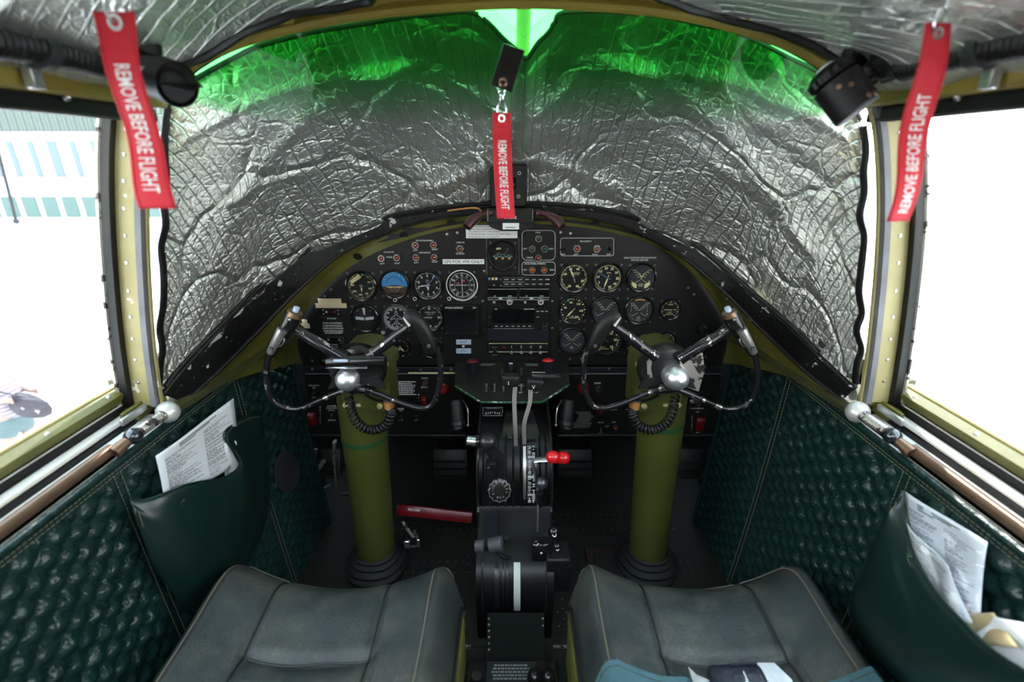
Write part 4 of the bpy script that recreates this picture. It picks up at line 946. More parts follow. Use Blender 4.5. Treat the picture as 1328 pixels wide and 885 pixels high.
for sx, x1 in ((-1,612),(1,722)):
    lp = thing('cockpit_lamp','small dark red lamp on the %s of the black bracket' % ('left' if sx < 0 else 'right'),'lamp',PY(x1,285,1.2))
    P0 = PY(x1,286,1.19); P1 = P0+Vector((-sx*.026,.02,.013))
    mb = MB(); mb.tube([P0+Vector((sx*.012,-.012,-.014)),P0,P1],[.011,.013,.008],'magenta_metal',14); mb.build('lamp_head', lp)
    mb = MB(); mb.tube([P1,P1+Vector((-sx*.03,.01,.003))],.006,'magenta_metal',10); mb.sphere(P1+Vector((-sx*.018,0,.002)),.009,'magenta_metal',12); mb.build('swivel', lp)
    mb = MB(); mb.tube(smooth_path([P1,P1+Vector((sx*.02,.02,.012)),P1+Vector((sx*.09,.03,.004))],5),.0022,'copper_connector' if sx < 0 else 'black_rubber',6); mb.build('wire', lp)
# ---------------------------------------------------------------- lower switch panels
YL = 1.275
lpn = thing('switch_panel', 'lower black switch panel behind the left green column', 'switch panel', PY(480,520,YL))
rpn = thing('switch_panel', 'lower black switch panel behind the right green column', 'switch panel', PY(850,520,YL))
def lplate(pts, parent, name='panel_plate', m='panel_black', d=.004, Y=YL):
    mb = MB(); mb.slab([PY(x,y,Y) for x,y in pts],(0,d,0),m); return mb.build(name, parent)
lplate([(396,484),(610,484),(604,500),(600,567),(400,567)], lpn); lplate([(720,484),(934,484),(930,567),(728,567),(724,500)], rpn)
for P, x0, x1 in ((lpn,396,612),(rpn,716,934)):
    mb = MB(); a = PY(x0,476,YL-.002); c = PY(x1,484,YL-.002); mb.box(((a.x+c.x)/2,YL-.003,(a.z+c.z)/2),(c.x-a.x,.006,a.z-c.z),'screen_blue',b=.001); mb.box(((a.x+c.x)/2,YL-.007,c.z-.0005),(c.x-a.x,.002,.0014),'dim_ink'); mb.build('hinge_strip', P)
    mb = MB(); mb.cyl(PY(x0+8,565,YL-.004),PY(x1-8,565,YL-.004),.006,'pedestal_black',10); mb.build('lower_lip', P)
mb = MB(); mb.box(PY(560,484,YL-.008),(.135,.003,.003),'cream_ink'); lab(mb.build('edge_strip', lpn), 'cream edge strip')
for x, y, P in ((405,479,lpn),(515,480,lpn),(545,480,lpn),(585,480,lpn),(790,479,rpn),(914,476,rpn),(912,484,rpn),(908,492,rpn)): screw(x, y, .0042, 'steel', P, YL-.006)
def ltext(items, P, bold=.02, m='white_ink'):
    for t, x, y, hp, wp in items: mb = MB(); k = mpp(x,y,YL); mb.text(t,0,0,hp*k*.95,m,pf(x,y,.0008,YL),w=wp*k if wp else None,bold=bold); mb.build('lettering', P, flat=True)
ltext([('TAXI LIGHTS',407,500,2,14),('ON',407,503,1.8,4),('OFF',407,515.5,1.8,5),('LOW BEAM',430,526.5,1.8,12),('WARN HORN',430,529.3,1.8,14),('NORMAL',430,532.2,1.8,9),('SILENCE',430.5,545,2,9.5),('EXTEND',551,490.5,2,8.5),('RETRACT',551,502.5,2,9),('EMER',520,530,2,8),('ON',520,532.6,1.6,4),('OFF',520,545,1.8,5),('OFF',540,545,1.8,5)], lpn)
ltext([('EXTEND',775,497,2,8),('NORM',815,497.5,2,6.5),('MASTER',796,531.5,2,8.5),('ENG',815,531,2,6),('MAIN',779,548,2,7),('BUS',779,562,1.8,5),('ALT',787,553,2,5),('ON',796,547.5,2,5),('PARK BRAKE',904,529.7,2,17),('ON',904.5,534.5,2,4),('OFF',904.5,561,2,5)], rpn)
def vtext(t, x, y, step, P):
    mb = MB()
    for i, c in enumerate(t): k = mpp(x,y,YL); mb.text(c,0,0,2*k,'white_ink',pf(x,y+i*step,.0008,YL))
    mb.build('lettering', P, flat=True)
vtext('BATTERY', 415.5, 528, 3.4, lpn); vtext('OUT', 543, 512, 4, lpn); vtext('BATTERY', 897.3, 540, 3, rpn)
def bars_on(x0,y0,x1,y1,n,m,P,seed=1,align=1):
    k = mpp(x0,y0,YL); mb = MB(); mb.bars(0,0,(x1-x0)*k,(y1-y0)*k,n,m,pf((x0+x1)/2,(y0+y1)/2,.0008,YL),seed=seed,align=align); mb.build('lettering', P, flat=True)
bars_on(506.5,493,540,514,8,'white_ink',lpn,2); bars_on(743,532,771,557,9,'dim_ink',rpn,4)
def guard(px,py,w_,h_,P,tilt=.25,m='red_guard'):
    k = mpp(px,py,YL); W,H = w_*k,h_*k; M = pf(px,py,0,YL); g = MB()
    g.prism([(0,0),(.010,0),(.022,H*.55),(.020,H),(.0,H)],-W/2,W/2,m,frame(M@Vector((0,-H/2,0)),(1,0,0),(0,0,1))@Matrix.Rotation(pi,4,'Y')@Matrix.Translation((0,0,0))) if False else g.box((0,0,.010),(W,H,.018),m,M@Matrix.Rotation(tilt,4,'X'),b=.003)
    g.box((0,H*.1,.020),(W*.5,H*.5,.003),m,M@Matrix.Rotation(tilt,4,'X'),b=.001); return lab(g.build('switch_guard', P), 'red switch guard')
guard(406,541,9.5,18,lpn); guard(550.8,518,6.5,14,lpn); guard(778,529,6.5,11,rpn,0); guard(906.5,547.5,11,19,rpn,.1)
for x, y, P, up in ((407,510,lpn,-1),(430,538.5,lpn,-1),(520,541,lpn,-1),(540,540,lpn,-1),(796,526,rpn,1),(779,556,rpn,-1)): toggle(x,y,P,YL,'dark_metal' if P is lpn else 'steel',up,.75)
def llamp(x,y,m,P,r=.0085,bez='steel'):
    M = pf(x,y,0,YL); mb = MB(); mb.lathe([(r,0),(r,.006),(r*.75,.006),(r*.7,.003)],bez,M,20); o = mb.build('indicator_lamp',P); mb = MB(); mb.lathe([(r*.75,.002),(r*.5,.006),(0,.007)],m,M,16); mb.build('lens',o)
llamp(551,497,'brown_lamp',lpn); llamp(776.5,504.5,'black_gloss',rpn); llamp(816,504.5,'brown_lamp',rpn); llamp(798.5,554.5,'amber_lamp',rpn,.008,'gunmetal'); llamp(905,524,'brown_lamp',rpn,.009)
for x,y,P in ((574,504,lpn),(757,503,rpn)):
    mb = MB(); M = pf(x,y,0,YL); mb.lathe([(.018,0),(.018,.004),(.014,.008),(0,.009)],'red_guard',M,24); mb.bars(0,0,.022,.018,3,'red_ink',M,z=.0095); lab(mb.build('fire_pull_knob',P), 'round dull red pull knob')
mb = MB(); mb.lathe([(.008,0),(.006,.004),(0,.005)],'aluminium',pf(898,521,0,YL),12); mb.build('push_button', rpn)
# ---------------------------------------------------------------- sloping center shelf (bomb-bay / fire panel)
sh = thing('center_shelf', 'sloping black switch shelf with green chipped edge below the radio stack', 'switch panel', (0,1.2,-.6))
bk = [PY(590,470,YP-.01),PY(737,470,YP-.01)]; c1 = PY(589.5,501,1.20); c2 = PY(738.5,499,1.20); f1 = PY(624,522,1.155); f2 = PY(703,522,1.155)
top = [bk[0],c1,f1,f2,c2,bk[1]]
mb = MB(); mb.slab(top,(0,.01,-.012),'panel_black'); mb.slab([f1+Vector((0,.005,-.01)),f2+Vector((0,.005,-.01)),bk[1]+Vector((-.05,-.01,-.09)),bk[0]+Vector((.05,-.01,-.09))],(0,.01,.0),'black_crackle'); mb.build('plate', sh)
mb = MB(); mb.tube([c1,f1,f2,c2],.0026,'green_edge',6); lab(mb.build('edge_strip', sh), 'green painted edge strip with white chips')
ns = (f1-bk[0]).cross(f2-f1).normalized(); ns = ns if ns.y < 0 else -ns
def SPt(px,py):
    d = ray(px,py); t = f1.dot(ns)/d.dot(ns); return d*t
def SM(px,py): return frame(SPt(px,py)+ns*.0006, ns, (0,.3,1))
mb = MB()
def sb(x0,y0,x1,y1,n,m,seed=1): k = (SPt(x1,y0)-SPt(x0,y0)).length; h = (SPt(x0,y1)-SPt(x0,y0)).length; mb.bars(0,0,k,h,n,m,SM((x0+x1)/2,(y0+y1)/2),seed=seed,align=1)
sb(596,483,633,490,4,'white_ink',1); sb(624,472,642,475,2,'dim_ink',2); sb(682,472,700,475,2,'dim_ink',3); sb(690,482.5,722,484.5,1,'white_ink',4); sb(690,486,730,490,3,'dim_ink',5); sb(612,506,622,509,2,'white_ink',6); sb(638,500.5,657,502,1,'white_ink',7); sb(641,509,655,510.5,1,'white_ink',8); sb(625,509,635,511,2,'dim_ink',9); sb(673,500,681,501.5,1,'white_ink',10)
for x in (676,690,697): sb(x-3,509,x+3,510.2,1,'white_ink',x)
mb.build('lettering', sh, flat=True)
def stog(x,y,m='steel',sc=1.1,up=1):
    M = SM(x,y); q = MB(); q.lathe([(.0055*sc,0),(.0055*sc,.002),(.004*sc,.003)],'black_gloss',M,6); q.tube([M@Vector((0,0,.002)),M@Vector((0,.009*sc*up,.018*sc))],[.002*sc,.0034*sc],m,8); return q.build('toggle_switch', sh)
for x,y in ((599,494),(609,494)): stog(x,y,'dark_metal',.7)
for x,y in ((631,507),(641.5,507),(653,507),(676,507),(688,509),(698.5,508)): stog(x,y,'aluminium',1.0)
for x,y in ((651,490),(676,488)): stog(x,y,'gunmetal',1.2)
q = MB(); M = SM(662.5,482); q.box((0,0,.012),(.010,.022,.022),'screen_blue',M,b=.001); q.box((0,.009,.024),(.010,.004,.002),'label_blue',M); q.build('lever_switch', sh)
for x, y, l in ((612.5,468,'left'),(711,467,'right')):
    fh = thing('fire_handle','T shaped pull handle with red top at the %s end of the center shelf' % l,'handle',PY(x,y,1.25))
    P0 = PY(x,y-.5,1.225); q = MB(); q.lathe([(0,0),(.012,.001),(.0165,.006),(.012,.012),(0,.013)],'red_knob' if x > 700 else 'red_guard',Matrix.Translation(P0+Vector((0,0,-.006)))@Matrix.Diagonal((1,.7,.55,1)),20); lab(q.build('cap', fh),'red handle top')
    q = MB(); q.tube([P0+Vector((0,0,-.004)),PY(x,y+14,1.235)],[.008,.011],'screen_blue',12); q.build('stem', fh)
# ---------------------------------------------------------------- hanging black handles
for px,l in ((592,'left'),(737,'right')):
    hg = thing('pull_handle','black cylindrical handle hanging under the %s side of the center shelf' % l,'handle',PY(px,530,1.17))
    s = -1 if l == 'left' else 1
    a, c = PY(px-s*(-2),519,1.19), PY(px+s*2+ (4 if l=='left' else -5),556,1.16)
    q = MB(); q.tube([a,a.lerp(c,.1),a.lerp(c,.72),c],[.018,.0205,.019,.016],'black_rubber',20); q.build('barrel', hg)
    q = MB(); q.tube([a.lerp(c,.74),a.lerp(c,.86)],.0215,'gunmetal' if 0 else 'dark_metal',20); q.tube([a.lerp(c,.92),c],.018,'dark_metal',20); q.build('band', hg)
    q = MB(); q.tube(smooth_path([a+Vector((-s*.022,0,.0)),a+Vector((-s*.034,0,-.03)),c+Vector((-s*.028,0,.01))],5),.0018,'steel',6); q.sphere(c+Vector((-s*.028,0,.01)),.0045,'steel',8); q.build('wire_clip', hg)
    if l == 'right': q = MB(); q.tube([PY(748,538,1.19),PY(738,556,1.19)],.007,'black_gloss',10); q.build('link_rod', hg)
# ---------------------------------------------------------------- pedestal
pd = thing('throttle_pedestal','black center control pedestal with throttle levers between the green columns','control pedestal',(0.005,1.0,ZF))
XL, XR = -.083, .096
prof = [(1.255,-.665),(1.17,-.667),(1.10,-.672),(1.055,-.685),(1.02,-.72),(1.0,-.76),(.995,-.80),(1.00,-.835),(.99,-.845),(.90,-.868),(.868,-.875),(.842,-.895),(.826,-.925),(.820,-.955),(.822,-.975),(.83,-1.0),(.85,ZF),(1.25,ZF)]
FX = frame((0,0,0),(1,0,0),(0,0,1))   # local x -> -? handled below
def side(poly, x0, x1, m, mb): mb.slab([(x0,y,z) for y,z in poly],(x1-x0,0,0),m)
mb = MB(); side(prof, XL, XR, 'pedestal_black', mb); mb.build('body', pd)
for x0,l in ((XL-.006,'l'),(XR,'r')):
    pr2 = [(y-.006,z+.004) for y,z in prof[1:9]]+[(1.01,-.95),(1.20,-.95),(1.22,-.62)]
    mb = MB(); side(pr2, x0, x0+.006, 'black_worn', mb); mb.tube([(x0+.003,y-.002,z+.002) for y,z in pr2[:8]],.0035,'black_worn',6); mb.build('side_plate', pd)
def onq(x, k, out=0):
    """point on the quadrant arc: k 0 (top/front) .. 1 (bottom/aft)"""
    P = [Vector((x,y,z)) for y,z in prof[1:8]]; p = lerp_poly(P,k); p2 = lerp_poly(P,min(1,k+.02)); p1 = lerp_poly(P,max(0,k-.02)); t = (p2-p1).normalized(); n = Vector((0,-t.z*-1,t.y*-1)); n = Vector((0,t.z,-t.y)); n = n if n.y < 0 else -n
    return p+n*out, n, t
mb = MB()
for x in (-.072,-.055,-.036,-.016,.003,.022,.070,.085): mb.tube([onq(x,k/14,.001)[0] for k in range(3,15)],.0028,'black_worn' if x < .03 else 'black_gloss',4)
mb.build('quadrant_rail', pd)
mb = MB(); mb.strip([onq(.028,k/14,.002)[0] for k in range(4,14)],[onq(.062,k/14,.002)[0] for k in range(4,14)],(0,-.002,0),'black_gloss')
mb.strip([onq(.028,k/14,.0055)[0] for k in range(5,13)],[onq(.035,k/14,.0055)[0] for k in range(5,13)],(0,-.0005,0),'aluminium')
mb.build('scale_plate', pd)
mb = MB(); rg = random.Random(8)
for k in range(40):
    p,n,t = onq(.0,(.36+.56*k/40),.0055); 
    for x in (.044,.054): 
        if rg.random() < .75: mb.box((x,p.y,p.z),(.0075 if rg.random() < .4 else .003,.001,.0022),'white_ink')
for kk in (.45,.62,.8): p,n,t = onq(0,kk,.0065); mb.box((.048,p.y,p.z),(.018,.001,.006),'white_ink')
mb.tube([onq(.0395,k/14,.006)[0] for k in range(5,13)],.0009,'aluminium',4)
lab(mb.build('scale_marks', pd), 'white lever scale marks')
mb = MB(); a = PY(606+20,527,1.14); mb.box(PY(639,534,1.14),(.058,.006,.028),'black_gloss',b=.002); M = frame(PY(639,534,1.137)); mb.tube([M@Vector((x,y,.001)) for x,y in ((-.026,.013),(-.026,-.012),(.026,-.012),(.026,.006))],.0007,'dim_ink',4)
for i in range(7): mb.box((-.018+.006*i,-.002-.0012*abs(i-3),.001),(.0012,.004 if i%2 else .006,.0005),'white_ink',M)
mb.bars(.0,.010,.04,.003,1,'dim_ink',M); mb.build('cowl_flap_placard', pd)
mb = MB(); mb.slab([PY(655,538,1.13),PY(692,536,1.13),PY(702,570,1.07),PY(650,570,1.07)],(0,.02,0),'black_gloss'); mb.build('throttle_hood', pd)
# throttle levers (two grey flat rods with black grips)
for (x0,y0,x1,y1,xk,yk,l) in ((669,572,668,503,662,493,'left'),(680,570,688,505,694,498,'right')):
    P = smooth_path([PY(x0,y0+6,1.03),PY(x0-1 if l=='left' else x0,y0-20,.985),PY(x1-1,y1+18,.965),PY(x1,y1,.955)],6)
    mb = MB(); mb.tube([p+Vector((-.0022,0,0)) for p in P],.0026,'rod_silver',8); mb.tube([p+Vector((.0022,0,0)) for p in P],.0026,'rod_silver',8); lv = mb.build('throttle_lever', pd)
    c = PY(xk,yk,.945); mb = MB(); mb.box(c,(.038,.022,.026),'black_rubber',Matrix.Translation(c)@Matrix.Rotation(.12 if l=='right' else .06,4,'Y')@Matrix.Translation(-c),b=.006,seg=3); kb = mb.build('grip', lv)
    mb = MB(); mb.text('I' if l=='left' else 'V',0,0,.009,'white_ink',frame(c+Vector((-.004,-.0118,-.002)))); mb.build('lettering', kb, flat=True)
# propeller levers: black ball arm with silver end, curved down
P = smooth_path([onq(-.03,.78,.004)[0],PY(650,600,.955),PY(640,588,.945),PY(634,578,.94)],6)
mb = MB(); mb.tube(P,[.010+.006*i/len(P) for i in range(len(P))],'black_worn',14); pl_ = mb.build('propeller_lever', pd)
mb = MB(); mb.sphere(PY(632,573,.935),.020,'black_worn',20,(1.1,1,.95)); mb.build('knob', pl_)
mb = MB(); mb.tube([PY(622,573,.935),PY(617.5,573,.935)],.0165,'black_gloss',18); mb.tube([PY(617,573,.935),PY(606,572,.935),PY(604,572,.935)],[.013,.012,.008],'chrome',18); lab(mb.build('end_cap', pl_),'polished metal end cap')
# mixture levers with red knobs
P = smooth_path([onq(.066,.80,.004)[0],PY(692,604,.955),PY(696,597,.95),PY(712,596,.945)],6)
mb = MB(); mb.tube(P,.0075,'aluminium',10,flat=.35); ml = mb.build('mixture_lever', pd)
for xx, yy, dd in ((717,593,.94),(730,594,.955)): mb = MB(); mb.sphere(PY(xx,yy,dd),.0155,'red_knob',20,(1.1,1,.95)); lab(mb.build('knob', ml),'glossy red knob')
mb = MB(); mb.tube([PY(712,594,.942),PY(733,595,.957)],.0125,'red_knob',18); lab(mb.build('knob_neck', ml),'red')
# supercharger lever: grey ball
mb = MB(); mb.tube([PY(700,655,.965),PY(700,640,.955)],.009,'black_gloss',12); mb.tube([PY(698,652,.96),PY(697,690,.93)],.0022,'steel',6); o = mb.build('supercharger_lever', pd)
mb = MB(); mb.sphere(PY(702,627,.95),.0150,'gunmetal',20); mb.build('knob', o)
# left side box
mb = MB(); mb.box(PY(640,610,.985),(.04,.03,.055),'black_worn',b=.008,seg=2); mb.sphere(PY(634,607,.965),.006,'dark_metal',10); mb.build('lever_housing', pd)
# rosette trim knob
c = PY(648,635,.955); M = frame(c,(0,-.9,.45)); rk = MB(); rk.lathe([(.020,-.02),(.0245,0),(.0265,.006),(.0255,.013),(.021,.0145),(.0,.0135)],'black_gloss',M,72,lambda a:.055*cos(12*a)); rko = rk.build('trim_knob', pd)
rk = MB(); rk.tube([M@Vector(((.0258*(1+.055*cos(12*t)))*cos(t),(.0258*(1+.055*cos(12*t)))*sin(t),.0128)) for t in [2*pi*i/96 for i in range(96)]],.0008,'dim_ink',4,closed=True)
for i,ch in enumerate('LEFT TAB RIGHT '):
    a = 2*pi*i/15+.5; rk.text(ch,.0165*sin(a),.0165*cos(a),.0052,'dim_ink',M,z=.0150,rot=-a)
lab(rk.build('lettering', rko, flat=True),'white ring of letters')
# middle deck with holes
for x,y in ((673,674),(657,700)): mb = MB(); mb.lathe([(.007,.0),(.007,.0015),(0,.0015)],'dark_void',frame(PZ(x,y,-.853 if y<690 else -.862)+Vector((0,0,.004)),(0,-.24,.97),(0,1,0)),20); mb.build('lightening_hole', pd)
mb = MB(); mb.slab([PY(628,668,.985),PY(645,668,.985),PY(645,712,.885),PY(628,712,.885)],(0,0,.006),'screen_blue'); mb.build('cover_strip', pd)
# drum: slots, silver worn rail and white strip
dr = [Vector((0,y,z)) for y,z in prof[9:16]]
def ond(x,k,o=.001): p = lerp_poly(dr,k); return Vector((x,p.y-o,p.z+o*.3))
mb = MB(); mb.strip([ond(-.040,k/10) for k in range(2,10)],[ond(-.030,k/10) for k in range(2,10)],(0,-.004,0),'black_worn')
mb.strip([ond(-.022,k/10) for k in range(2,10)],[ond(-.019,k/10) for k in range(2,10)],(0,-.004,0),'black_worn'); mb.strip([ond(-.012,k/10) for k in range(2,10)],[ond(-.009,k/10) for k in range(2,10)],(0,-.004,0),'black_worn'); mb.build('slot_rail', pd)
mb = MB(); mb.strip([ond(.004,k/10,.003) for k in range(2,10)],[ond(.019,k/10,.003) for k in range(2,10)],(0,-.001,0),'cream_ink2'); lab(mb.build('marker_strip', pd),'white vertical strip')
for x in (-.068,.078): mb = MB(); mb.tube([ond(x,k/10,.003) for k in range(0,11)],.0025,'black_worn',6); mb.build('drum_edge', pd)
mb = MB(); mb.slab([PY(632,795,.80),PY(706,795,.80),PY(706,858,.72),PY(630,858,.72)],(0,0,-.01),'base_dark'); 
for y_ in range(6): mb.sphere(PY(634,803+y_*8,.79-.011*y_),.003,'steel',8); mb.sphere(PY(704,803+y_*9,.79-.011*y_),.003,'steel',8)
mb.build('base_plate', pd)
# lower twin grey lever
mb = MB(); mb.tube(smooth_path([ond(-.005,.15,.002),PY(652,722,.86),PY(642,714,.845)],5),.005,'black_worn',8); o = mb.build('flap_lever', pd)
mb = MB(); mb.tube([PY(634,708,.838),PY(634.5,708,.838),PY(651,705,.838),PY(652,705,.838)],[.012,.0155,.0165,.011],'black_crackle2',18); mb.build('grip', o)
mb = MB(); mb.tube([PY(616,709,.842),PY(617,709,.842),PY(627,708.5,.84),PY(628,708.5,.84)],[.009,.013,.0145,.011],'black_crackle2',18); mb.build('grip', o)
# cowl flap cluster at right
mb = MB(); mb.box(PY(701,712,.875),(.042,.03,.05),'black_gloss',b=.003); mb.box(PY(722,735,.875),(.055,.06,.10),'black_crackle',b=.004); mb.sphere(PY(697,706,.855),.005,'steel',8); mb.sphere(PY(702,718,.855),.004,'steel',8); o = mb.build('control_box', pd)
for x,y,r in ((718,690,.0135),(722,709,.0095),(695,703,.006)):
    mb = MB(); mb.sphere(PY(x,y,.85),r,'black_gloss',18); c = PY(x+1,y+4,.85-r*.9); mb.ring(r*.22,r*.34,0,.0006,'white_ink',frame(c,(0,-.8,.6)),14); mb.build('ball_knob', o)
# landing gear box at the bottom
lg = thing('landing_gear_control','dark lettered control box at the bottom edge between the seats','control box',PY(662,870,.62))
mb = MB(); a = PZ(618,858,-.98); mb.box((0,.66,-1.02),(.19,.10,.06),'black_gloss',b=.003); mb.build('housing', lg)
M = frame((-.002,.652,-.989),(0,-.25,.97),(0,1,0)); mb = MB(); mb.box((0,0,0),(.10,.09,.002),'black_crackle',M); mb.bars(0,.026,.085,.03,5,'dim_ink',M,z=.0015,seed=3); mb.text('LANDING GEAR',0,-.028,.010,'dim_ink',M,z=.0015); mb.text('UP FLAP TO REDUCE',0,.0,.006,'dim_ink',M,z=.0015,w=.08); mb.build('placard', lg)
for x in (.045,.072): mb = MB(); mb.sphere((x,.655,-.965),.016,'black_gloss',18); mb.tube([(x,.655,-.97),(x,.66,-1.0)],.006,'gunmetal',8); mb.build('ball_knob', lg)
for x in (-.07,): mb = MB(); mb.lathe([(.014,0),(.014,.02),(.011,.024),(0,.024)],'black_gloss',Matrix.Translation((x,.66,-.99)),18); mb.build('ball_knob', lg)
# transverse floor step with worn silver edge
mb = MB(); mb.box((0,.80,ZF+.03),(.60,.02,.06),'floor_dark'); mb.box((-.14,.788,ZF+.062),(.09,.006,.004),'worn_steel'); mb.box((.14,.788,ZF+.062),(.09,.006,.004),'worn_steel'); mb.box((0,.55,ZF+.03),(.60,.48,.055),'floor_dark'); struct(mb.build('trim_14'))
# ---------------------------------------------------------------- control columns with yokes
def column(sx, label):
    mir = lambda x: x if sx < 0 else 1328-x
    cc = thing('control_column', label, 'control column', (sx*.393,1.085,ZF))
    T0 = Vector((sx*.392,1.085,ZF)); T1 = Vector((sx*.371,1.06,-.55)); 
    mb = MB(); mb.tube([T0+(T1-T0)*k for k in (0,.25,.5,.75,.93,1)],[.0515,.053,.0545,.056,.0570,.0570],'column_green',40); mb.build('column_tube', cc)
    k = .80 if sx < 0 else .88
    mb = MB(); mb.tube([T0.lerp(T1,k-.013),T0.lerp(T1,k+.013)],.0578,'band_green',40); lab(mb.build('band', cc),'darker green painted band')
    mb = MB(); mb.lathe([(.088,0),(.090,.010),(.082,.018),(.083,.028),(.070,.036),(.071,.044),(.061,.050),(.0615,.058),(.055,.062)],'boot_rubber',Matrix.Translation(T0+Vector((0,0,.005))),36,lambda a:.02*sin(5*a)); lab(mb.build('boot', cc),'black rubber boot')
    # head housing
    hc = PY(mir(478),487,1.05); hd = MB(); hx = hc.x
    P = [(-.056,-.075),(.056,-.075),(.058,.02),(.066,.03),(.066,.055),(.056,.06),(.045,.075),(.03,.088),(0,.093),(-.03,.088),(-.045,.075),(-.056,.06),(-.06,.03),(-.058,.02)]
    hd.prism([(x,y) for x,y in P],-.04,.04,'column_green',frame((hx,1.055,hc.z-.002))); ho = hd.build('head_housing', cc)
    for x,z in ((.055,.045),(-.05,-.06),(-.02,-.063),(.03,-.063),(.0,.078)):
        mb = MB(); mb.lathe([(.0075,0),(.0075,.004),(.004,.007),(0,.007)],'cream_olive' if z<0 else 'olive',frame((hx+sx*x*-1 if 0 else hx+x*-sx,1.014,hc.z+z)),6 if z<0 else 16); mb.build('bolt', ho)
    YW = .95
    def W(x,y,d=0): return PY(mir(x),y,YW+d)
    yo = MB(); hub = W(462,482)
    H = frame(hub,(0,-1,0))
    # hub body
    r = 37*mpp(462,482,YW)
    yo.lathe([(r*.98,-.03),(r,-.012),(r*.93,.004),(r*.55,.010),(0,.012)],'black_worn' if sx>0 else 'black_gloss',H@Matrix.Diagonal((1,.92,1,1)),40)
    yo.cyl(hub+Vector((0,.0,0)),Vector((hx,1.03,hc.z)),.035,'black_gloss',24)
    wh = yo.build('wheel_hub', cc)
    # spokes
    def spoke(a,c,r0,r1,name='spoke'):
        mb = MB(); a, c = W(*a), W(*c); mb.tube([a,a.lerp(c,.15),a.lerp(c,.72),a.lerp(c,.75),c],[r0*1.1,r0,r0*.95,r1,r1],'rim_black',16); return mb.build(name, wh)
    spoke((447,466,-.015),(384,428,-.02),.0125,.0105); spoke((478,463,-.015),(530,424,-.02),.0115,.0095)
    if sx < 0: mb = MB(); mb.tube([W(425,470,-.025),W(500,467,-.025)],.012,'black_gloss',14); mb.box(W(450,477,-.03),(.085,.008,.004),'chrome',b=.001); mb.box(W(442,468,-.04),(.03,.004,.005),'label_blue',b=.001); mb.build('clamp_bar', wh)
    # loops
    L = [(349,458,-.02),(345,487,-.02),(351,514,-.02),(362,526,-.02),(385,531,-.02),(412,521,-.02),(440,509,-.02),(462,503,-.016),(488,510,-.018),(520,523,-.02),(547,530,-.02),(562,523,-.02),(570,500,-.02),(571,470,-.02),(566,450,-.02)]
    mb = MB(); mb.tube(smooth_path([W(*q) for q in L],6),.0062,'rim_black',12); mb.build('wheel_rim', wh)
    # web under hub
    mb = MB(); mb.slab([W(425,505,-.012),W(462,497,-.018),W(500,505,-.012),W(490,490,-.014),W(432,490,-.014)],(0,.008,0),'black_worn'); mb.build('web_plate', wh)
    # outer grip with button
    G = [(381,407,-.02),(375,420,-.024),(366,434,-.024),(357,447,-.022),(350,460,-.02)]
    mb = MB(); mb.tube(smooth_path([W(*q) for q in G],5),[.0165-.0075*max(0,(i-6))/15 for i in range(21)],'black_gloss',16,flat=.85); gp = mb.build('hand_grip', wh)
    G2 = [(366,428,-.037),(361,437,-.037),(355,448,-.035),(350,458,-.03)]
    mb = MB(); mb.tube(smooth_path([W(*q) for q in G2],4),[.0105-.003*i/12 for i in range(13)],'worn_alu',12,flat=.7); lab(mb.build('metal_plate', gp),'silver worn metal plate')
    mb = MB(); q0 = W(352,452,-.046); mb.lathe([(.004,0),(.003,.002),(.0015,.0005)],'dark_void',frame(q0),12); mb.sphere(W(376,415,-.042),.003,'steel',8); mb.build('rivet', gp)
    mb = MB(); mb.tube([W(381,409,-.02),W(383,404.5,-.02)],[.0165,.0140],'bronze',18); mb.tube([W(383,404,-.02),W(385,399,-.02)],.006,'label_blue',10); lab(mb.build('trigger_button', gp),'button with pale cap on copper collar')
    mb = MB(); mb.tube(smooth_path([W(365,437,-.03),W(369,441,-.035),W(365,448,-.035),W(360,450,-.03)],4),.0018,'steel',6); mb.build('trigger_guard', gp)
    # inner grip
    G = [(525,409,-.024),(538,416,-.026),(549,430,-.026),(556,444,-.024),(562,457,-.02)]
    mb = MB(); mb.tube(smooth_path([W(*q) for q in G],5),[.0145,.0165,.018,.0185,.0185,.018,.018,.0175,.017,.017,.0165,.016,.016,.0155,.015,.0145,.014,.013,.012,.0105,.009],'black_rubber',16,flat=.85); gp = mb.build('hand_grip', wh)
    mb = MB(); mb.tube([W(523,412,-.040),W(531,423,-.041)],[.002,.0045],'steel',12); lab(mb.build('metal_plate', gp),'worn silver lip')
    mb = MB(); mb.lathe([(.004,0),(.003,.002),(0,.002)],'steel',frame(W(556,449,-.038)),12); mb.build('rivet', gp)
    # hub cap
    cx = 452 if sx < 0 else 455; cy = 491 if sx < 0 else 486
    mb = MB(); c = W(cx,cy,-.01); rr = .0255 if sx < 0 else .0265
    mb.lathe([(rr,-.005),(rr,.022 if sx > 0 else .008),(rr*.93,.030 if sx > 0 else .016),(rr*.72,.040 if sx > 0 else .026),(rr*.38,.046 if sx > 0 else .031),(0,.048 if sx > 0 else .032)],'hub_metal',frame(c,(0,-1,.08)),40); lab(mb.build('hub_cap', wh),'polished metal dome cap')
    # worn backing plate on right hub
    if sx > 0:
        mb = MB(); q = [W(430,450,-.008),W(446,470,-.014),W(445,500,-.014),W(422,508,-.008),W(414,480,-.008),W(417,458,-.008)]; mb.slab(q,(0,.006,0),'worn_steel'); lab(mb.build('worn_plate', wh),'plate worn to bare pinkish metal')
        mb = MB(); mb.slab([W(481,461,-.014),W(489,470,-.014),W(488,490,-.014),W(480,497,-.014),W(484,478,-.014)],(0,.004,0),'worn_steel'); lab(mb.build('worn_plate', wh),'bare metal wear mark')
